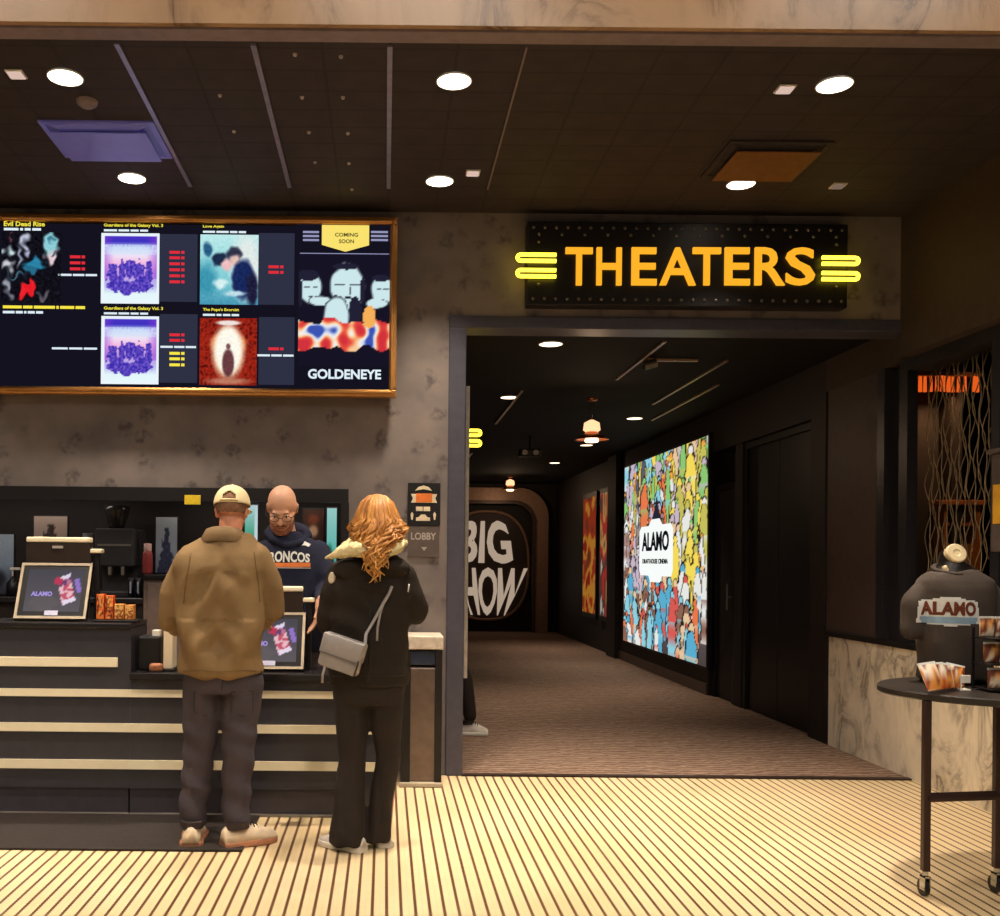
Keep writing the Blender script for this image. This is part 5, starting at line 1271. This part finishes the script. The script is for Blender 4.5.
for k in range(150):
    a = rh.uniform(-pi*.98, pi*.02)       # round the back of the head: left, behind, right
    a0 = -pi/2+(a+pi/2)*.9
    r1 = rh.uniform(.95, 1.06); ln = rh.uniform(.20, .265) - .075*abs(a+pi/2)
    if abs(a+pi/2+.1) < .55 and rh.random() < .3: ln += .07
    pts, ph, am = [], rh.uniform(0, 6.28), rh.uniform(.006, .017)
    for i in range(13):
        s = i/12
        if s < .3:
            th = s/.3*pi/2; rr = sin(th); p_ = hc+V((cos(a0)*.098*rr*r1, -.03+sin(a0)*.108*rr*r1, .03+.104*cos(th)*r1))
        else:
            d = (s-.3)/.7; sp = .098+.022*sin(min(1, d*1.6)*pi/2)-.045*max(0, d-.5)
            p_ = hc+V((cos(a0)*sp*r1*(1.04-.12*max(0, d-.5)), -.035+sin(a0)*(.108+.085*d)*r1, .03-d*ln))
            p_ += V((sin(ph+d*13)*am*2.0*min(1, d*3), cos(ph*1.3+d*11)*am*min(1, d*3), 0))
        pts.append(p_)
    w = rh.uniform(.0065, .012)
    hair.tube(pts, [w*(.7 if i == 0 else 1 if i < 9 else 1-.8*(i-9)/3) for i in range(13)], 7, .55)
ho = hair.link('hair', M_hair, t, True)
cols = []
rl = V(root_loc(t))
for v in ho.data.vertices:
    c = v.co+rl; k = noise.noise(V((c.x*38, c.y*38, c.z*5)))*.5+.5; dz = (c.z-hc.z)
    c0 = lerp((132, 76, 26), (226, 160, 72), k); c0 = lerp(c0, (238, 186, 104), max(0, min(1, (-dz-.12)*3)))
    cols.append(s2l(c0))
set_colors(ho.data, cols)
# crossbody bag hanging at her left hip
M_bag = mat('grey_leather', (160, 154, 152), .45, 0, .06, 30, .15, 120)
bc = m(342, 654, 4.62)
t = thing('crossbody_bag', 'small grey crossbody bag hanging behind the woman\'s left hip', 'bag', (bc.x, bc.y, bc.z-.13))
Mb = Matrix.Translation(bc) @ Matrix.Rotation(-.35, 4, 'Z') @ Matrix.Rotation(.27, 4, 'Y')
bg = MB().box(-.105, .105, -.03, .03, -.082, .075, .018, Mb); bg.link('bag_body', M_bag, t, 'auto')
MB().box(-.108, .108, -.036, .034, -.02, .082, .012, Mb).link('flap', M_bag, t, 'auto')
MB().box(-.098, .098, -.039, -.035, -.016, -.010, .001, Mb).link('flap_edge', mat('dark_grey_leather', (110, 106, 106), .5), t)
strap = [Mb @ V((.105, -.01, .07))]
for px, py in ((366, 634), (372, 624), (378, 613), (384, 602), (389, 594), (392, 586)):
    d = (P(px, py, 5)-V((0, 0, CAMZ))).normalized(); h = bv_j.ray_cast(V((0, 0, CAMZ)), d)
    if h[0] is not None: strap.append(h[0]-d*.012)
MB().tube(strap, .0085, 8, .5).link('strap', M_bag, t, True)
s2 = []
for px, py in ((384, 602), (380, 614), (377.5, 628), (377, 641)):
    d = (P(px, py, 5)-V((0, 0, CAMZ))).normalized(); h = bv_j.ray_cast(V((0, 0, CAMZ)), d)
    if h[0] is not None: s2.append(h[0]-d*.01)
if len(s2) > 1: MB().tube(s2, .006, 8, .5).link('strap_tail', M_bag, t, True)
MB().tube([Mb @ V((-.06, -.02, -.07)), Mb @ V((-.058, -.025, -.12)), Mb @ V((-.052, -.02, -.16))], .006, 8, .5).link('hanging_tab', M_bag, t, True)
MB().tube([Mb @ V((.10, -.035, .0)), Mb @ V((.105, -.04, -.03)), Mb @ V((.10, -.04, -.075))], .005, 8).link('zip_pull', mat('brown_zip_pull', (60, 46, 38), .4), t, True)

# ---------------------------------------------------------------- cashier behind the counter
BY = 6.02
def m(px, py, Y=6.02): return P(px, py, Y)
t = thing('person', 'bald bearded cashier with glasses in a navy hoodie, looking down behind the counter', 'person', (m(290, 600).x, BY, 0))
R = rot_head(pi, -.62)
hc = V((m(283.5, 512).x, BY-.08, m(283, 509, 5.95).z))
b = MB(); q = head_prims(b, hc, R, 1.15)
neck = V((m(286, 542).x, BY-.0, m(286, 536).z))
b.chain([(hc+V((0, .035, -.045)), .062), (neck, .066), (neck+V((0, .01, -.08)), .08)])
shl, shr = m(266, 552), m(318, 552); ell, elr = m(256, 604, 6.0), m(324, 592, 5.93)
wrl, wrr = V((m(262, 604, 5.84).x, 5.85, 1.14)), V((m(320.5, 604, 5.57).x, 5.57, m(317, 604, 5.57).z))
cxm = m(292, 600).x; zl = m(0, 600).z
hz = .93
b.loft([((cxm, BY, hz-.06), .16, .12), ((cxm, BY, hz+.06), .175, .13), ((cxm, BY, 1.15), .18, .14), ((cxm, BY, zl+.15), .185, .125), ((cxm, BY, m(0, 560).z), .18, .1), ((neck.x, BY, neck.z-.03), .075, .065)])
b.chain([(shl, .06), (ell, .048), (wrl, .03)]); b.chain([(shr, .06), (elr, .048), (wrr, .03)])
hand_prims(b, wrl, (.2, -.5, -.7), (.2, -1, .6), -1, 1.0, .5); hand_prims(b, wrr, (-.25, -.12, -.95), (-.9, -.2, .3), -1, 1.05, .35)
for s in (-1, 1):
    b.chain([(V((cxm+s*.1, BY, hz-.02)), .09), (V((cxm+s*.11, BY-.01, .5)), .062), (V((cxm+s*.115, BY+.02, .1)), .042)])
remesh(b, .006, 2).link('body', M_skin, t, True)
face_parts(t, q, R, 1.15, mat('sandy_brow', (150, 106, 80), .8))
# stubble beard and moustache
M_beard = mat('ginger_stubble', (150, 96, 74), .9, 0, .25, 120, .5, 250)
bd = MB()
bd.chain([(q(-.058, .03, -.05), .012), (q(-.046, .066, -.078), .017), (q(-.02, .084, -.098), .018), (q(.02, .084, -.098), .018), (q(.046, .066, -.078), .017), (q(.058, .03, -.05), .012)])
bd.chain([(q(-.028, .088, -.055), .007), (q(-.01, .099, -.043), .008), (q(.01, .099, -.043), .008), (q(.028, .088, -.055), .007)])
remesh(bd, .006, 2).link('beard', M_beard, t, True)
MB().tube([q(-.02, .098, -.06), q(0, .1015, -.058), q(.02, .098, -.06)], .0035, 8).link('lips', mat('lip_rose', (176, 104, 92), .5), t, True)
gl = MB()
for s in (-1, 1):
    gl.tube([q(s*.033+.024*cos(a), .103, .004+.018*sin(a)) for a in [2*pi*k/20 for k in range(21)]], .0022, 6, 1, False)
    gl.tube([q(s*.057, .103, .01), q(s*.078, .08, .012), q(s*.084, -.01, .014)], .0022, 6)
gl.tube([q(-.009, .104, .008), q(0, .107, .010), q(.009, .104, .008)], .0022, 6)
go = gl.link('eyeglasses', mat('dark_spectacle_frame', (50, 38, 36), .3), t, True)
# hoodie
M_hood = mat('navy_fleece', (36, 38, 56), .9, 0, .1, 12, .25, 130, .2)
j = MB()
hw = lambda a_, b_: (b_-a_)/2*BY/F
secs = []
for z, pl_, pr_, dp in ((.86, 258, 325, .15), (.95, 257, 326, .16), (m(0, 620).z, 258, 326, .165), (m(0, 590).z, 257, 327, .155), (m(0, 562).z, 256, 328, .145), (m(0, 550).z, 258, 326, .13), (m(0, 542).z, 263, 319, .11), (m(0, 535).z, 270, 310, .095), (m(0, 529).z, 277, 299, .08)):
    secs.append(((m((pl_+pr_)/2, 600).x, BY, z), hw(pl_, pr_), dp))
j.loft(secs, 36, 2.4)
j.chain([(m(266, 553), .08), (m(257, 578, 5.98), .076), (ell, .068), (wrl+V((0, .04, .01)), .05)]); j.chain([(m(318, 553), .08), (m(325, 574, 5.955), .078), (elr, .066), (wrr+V((.012, .06, .012)), .047)])
jb = remesh(j, .010, 4, lambda c: .006*noise.noise(V((c.x*7, c.y*7, c.z*6)))+.005*(1-2*abs(noise.noise(V((c.x*5+4, c.y*5, c.z*6))))))
bv_h = bvh_of(jb); hk = jb.link('hoodie', M_hood, t, True)
hd = MB(); hd.chain([(m(274, 540, 5.93), .028), (m(269, 534, 6.02), .036), (m(275, 529, 6.12), .045), (m(290, 528, 6.15), .05), (m(303, 531, 6.11), .045), (m(307, 536, 6.02), .036), (m(300, 543, 5.92), .026), (m(287, 546, 5.90), .022), (m(274, 540, 5.93), .028)])
remesh(hd, .009, 3).link('hood', M_hood, hk, True)
fy_ = BY-.16
qa, qb = P(264, 563, fy_), P(309, 556, fy_)
def chest(nm, body_, a, m_, d1, warp=None):
    A, Bq = P(a[0], a[3], fy_), P(a[2], a[1], fy_)
    return text(nm, body_, hk, (V((A.x, fy_, A.z)), V((Bq.x-A.x, 0, 0)), V((0, 0, Bq.z-A.z)), V((0, -1, 0))), m_, .002, d1, .03, project=bv_h, warp=warp)
M_wp = mat('white_print', (0, 0, 0)); M_op = mat('orange_print', (0, 0, 0))
bend = lambda u, v: (u, v*(.72+.28*(1-(2*u-1)**2))+.0)
chest('chest_text', 'BRONCOS', (263, 551, 309.5, 562), M_wp, .006, bend)
drape_poly('orange_stripe', [(0, 0), (1, .05), (1, 1), (0, .9)], (263.5, 562.2, 310, 567.3), M_op, hk, bv_h, fy_, .004, 12)
drape_poly('white_stripe', [(0, 0), (1, 0), (1, 1), (0, 1)], (266, 567.4, 310.5, 568.4), M_wp, hk, bv_h, fy_, .004, 6)
drape_poly('white_mark', [(0, .5), (.15, .95), (.6, .8), (1, .45), (.85, .05), (.5, .3), (.2, .2)], (297, 540, 310, 547), M_wp, hk, bv_h, fy_, .004, 12)
j = MB(); 
for s in (-1, 1): j.chain([(V((cxm+s*.1, BY, hz-.03)), .11), (V((cxm+s*.11, BY-.01, .5)), .082), (V((cxm+s*.115, BY+.02, .1)), .07)])
j.loft([((cxm, BY, .82), .2, .14), ((cxm, BY, .93), .2, .15)])
remesh(j, .012, 3).link('trousers', M_pant, t, True)
for s in (-1, 1): shoe(t, (cxm+s*.115, BY+.1), pi, .29, .1, .1, M_blackplastic, M_blackplastic, zb=.008)

# ---------------------------------------------------------------- passer-by, mostly hidden by the door jamb
BY = 7.93
def m(px, py, Y=7.93): return P(px, py, Y)
t = thing('person', 'passer-by behind the door jamb, only a black trouser leg and white trainer showing', 'person', (m(446, 700).x, BY, 0))
bx_ = m(440, 600).x
R = rot_head(-pi/2, 0)
hc = V((bx_, BY, 1.60)); b = MB(); q = head_prims(b, hc, R, .95)
b.chain([(hc+V((-.02, 0, -.04)), .05), (V((bx_-.02, BY, 1.44)), .055)])
b.loft([((bx_, BY, .86), .10, .15), ((bx_, BY, .98), .10, .15), ((bx_, BY, 1.12), .09, .13), ((bx_, BY, 1.3), .105, .15), ((bx_, BY, 1.40), .09, .155), ((bx_-.02, BY, 1.46), .055, .06)])
an_, kn_ = V((m(470, 718).x, BY, .155)), V((m(464, 676).x, BY, .46))
an2, kn2 = V((bx_-.22, BY+.18, .13)), V((bx_-.02, BY+.16, .47))
b.chain([(V((bx_, BY-.02, .88)), .08), (kn_, .055), (an_, .038)]); b.chain([(V((bx_, BY+.16, .88)), .08), (kn2, .055), (an2, .038)])
for s, fw_ in ((-1, -.12), (1, .1)):
    w_ = V((bx_+fw_*.3, BY+s*.2, .88)); b.chain([(V((bx_, BY+s*.17, 1.38)), .05), (V((bx_-.02, BY+s*.2, 1.12)), .04), (w_, .027)]); hand_prims(b, w_, (.1, 0, -1), (0, -s, 0), 1, .95, .5)
remesh(b, .007, 2).link('body', M_skin, t, True)
face_parts(t, q, R, .95, mat('auburn_brow', (0, 0, 0)))
j = MB(); j.loft([((bx_, BY+.07, .82), .12, .18), ((bx_, BY+.07, .98), .115, .17)])
j.chain([(V((bx_, BY-.02, .86)), .10), (kn_, .072), (an_+V((0, 0, .01)), .055)]); j.chain([(V((bx_, BY+.16, .86)), .10), (kn2, .072), (an2, .055)])
remesh(j, .010, 3).link('trousers', M_flare, t, True)
j = MB(); j.loft([((bx_, BY, .9), .14, .2), ((bx_, BY, 1.1), .13, .19), ((bx_, BY, 1.3), .13, .19), ((bx_, BY, 1.42), .11, .18), ((bx_-.02, BY, 1.47), .07, .08)])
for s, fw_ in ((-1, -.12), (1, .1)): j.chain([(V((bx_, BY+s*.17, 1.38)), .065), (V((bx_-.02, BY+s*.2, 1.12)), .055), (V((bx_+fw_*.3, BY+s*.2, .93)), .042)])
remesh(j, .010, 3).link('coat', M_coat, t, True)
hb = MB(); hb.ell(hc+V((-.02, 0, .035)), (.105, .085, .095)); remesh(hb, .01, 1).link('hair', mat('greying_hair', (0, 0, 0)), t, True)
shoe(t, (m(459, 730).x, BY-.0), pi/2, .235, .092, .125, M_wht, M_white, M_blackplastic, zb=.006)
shoe(t, (an2.x-.06, an2.y), pi/2, .255, .092, .09, M_wht, M_white, M_blackplastic, zb=.006)
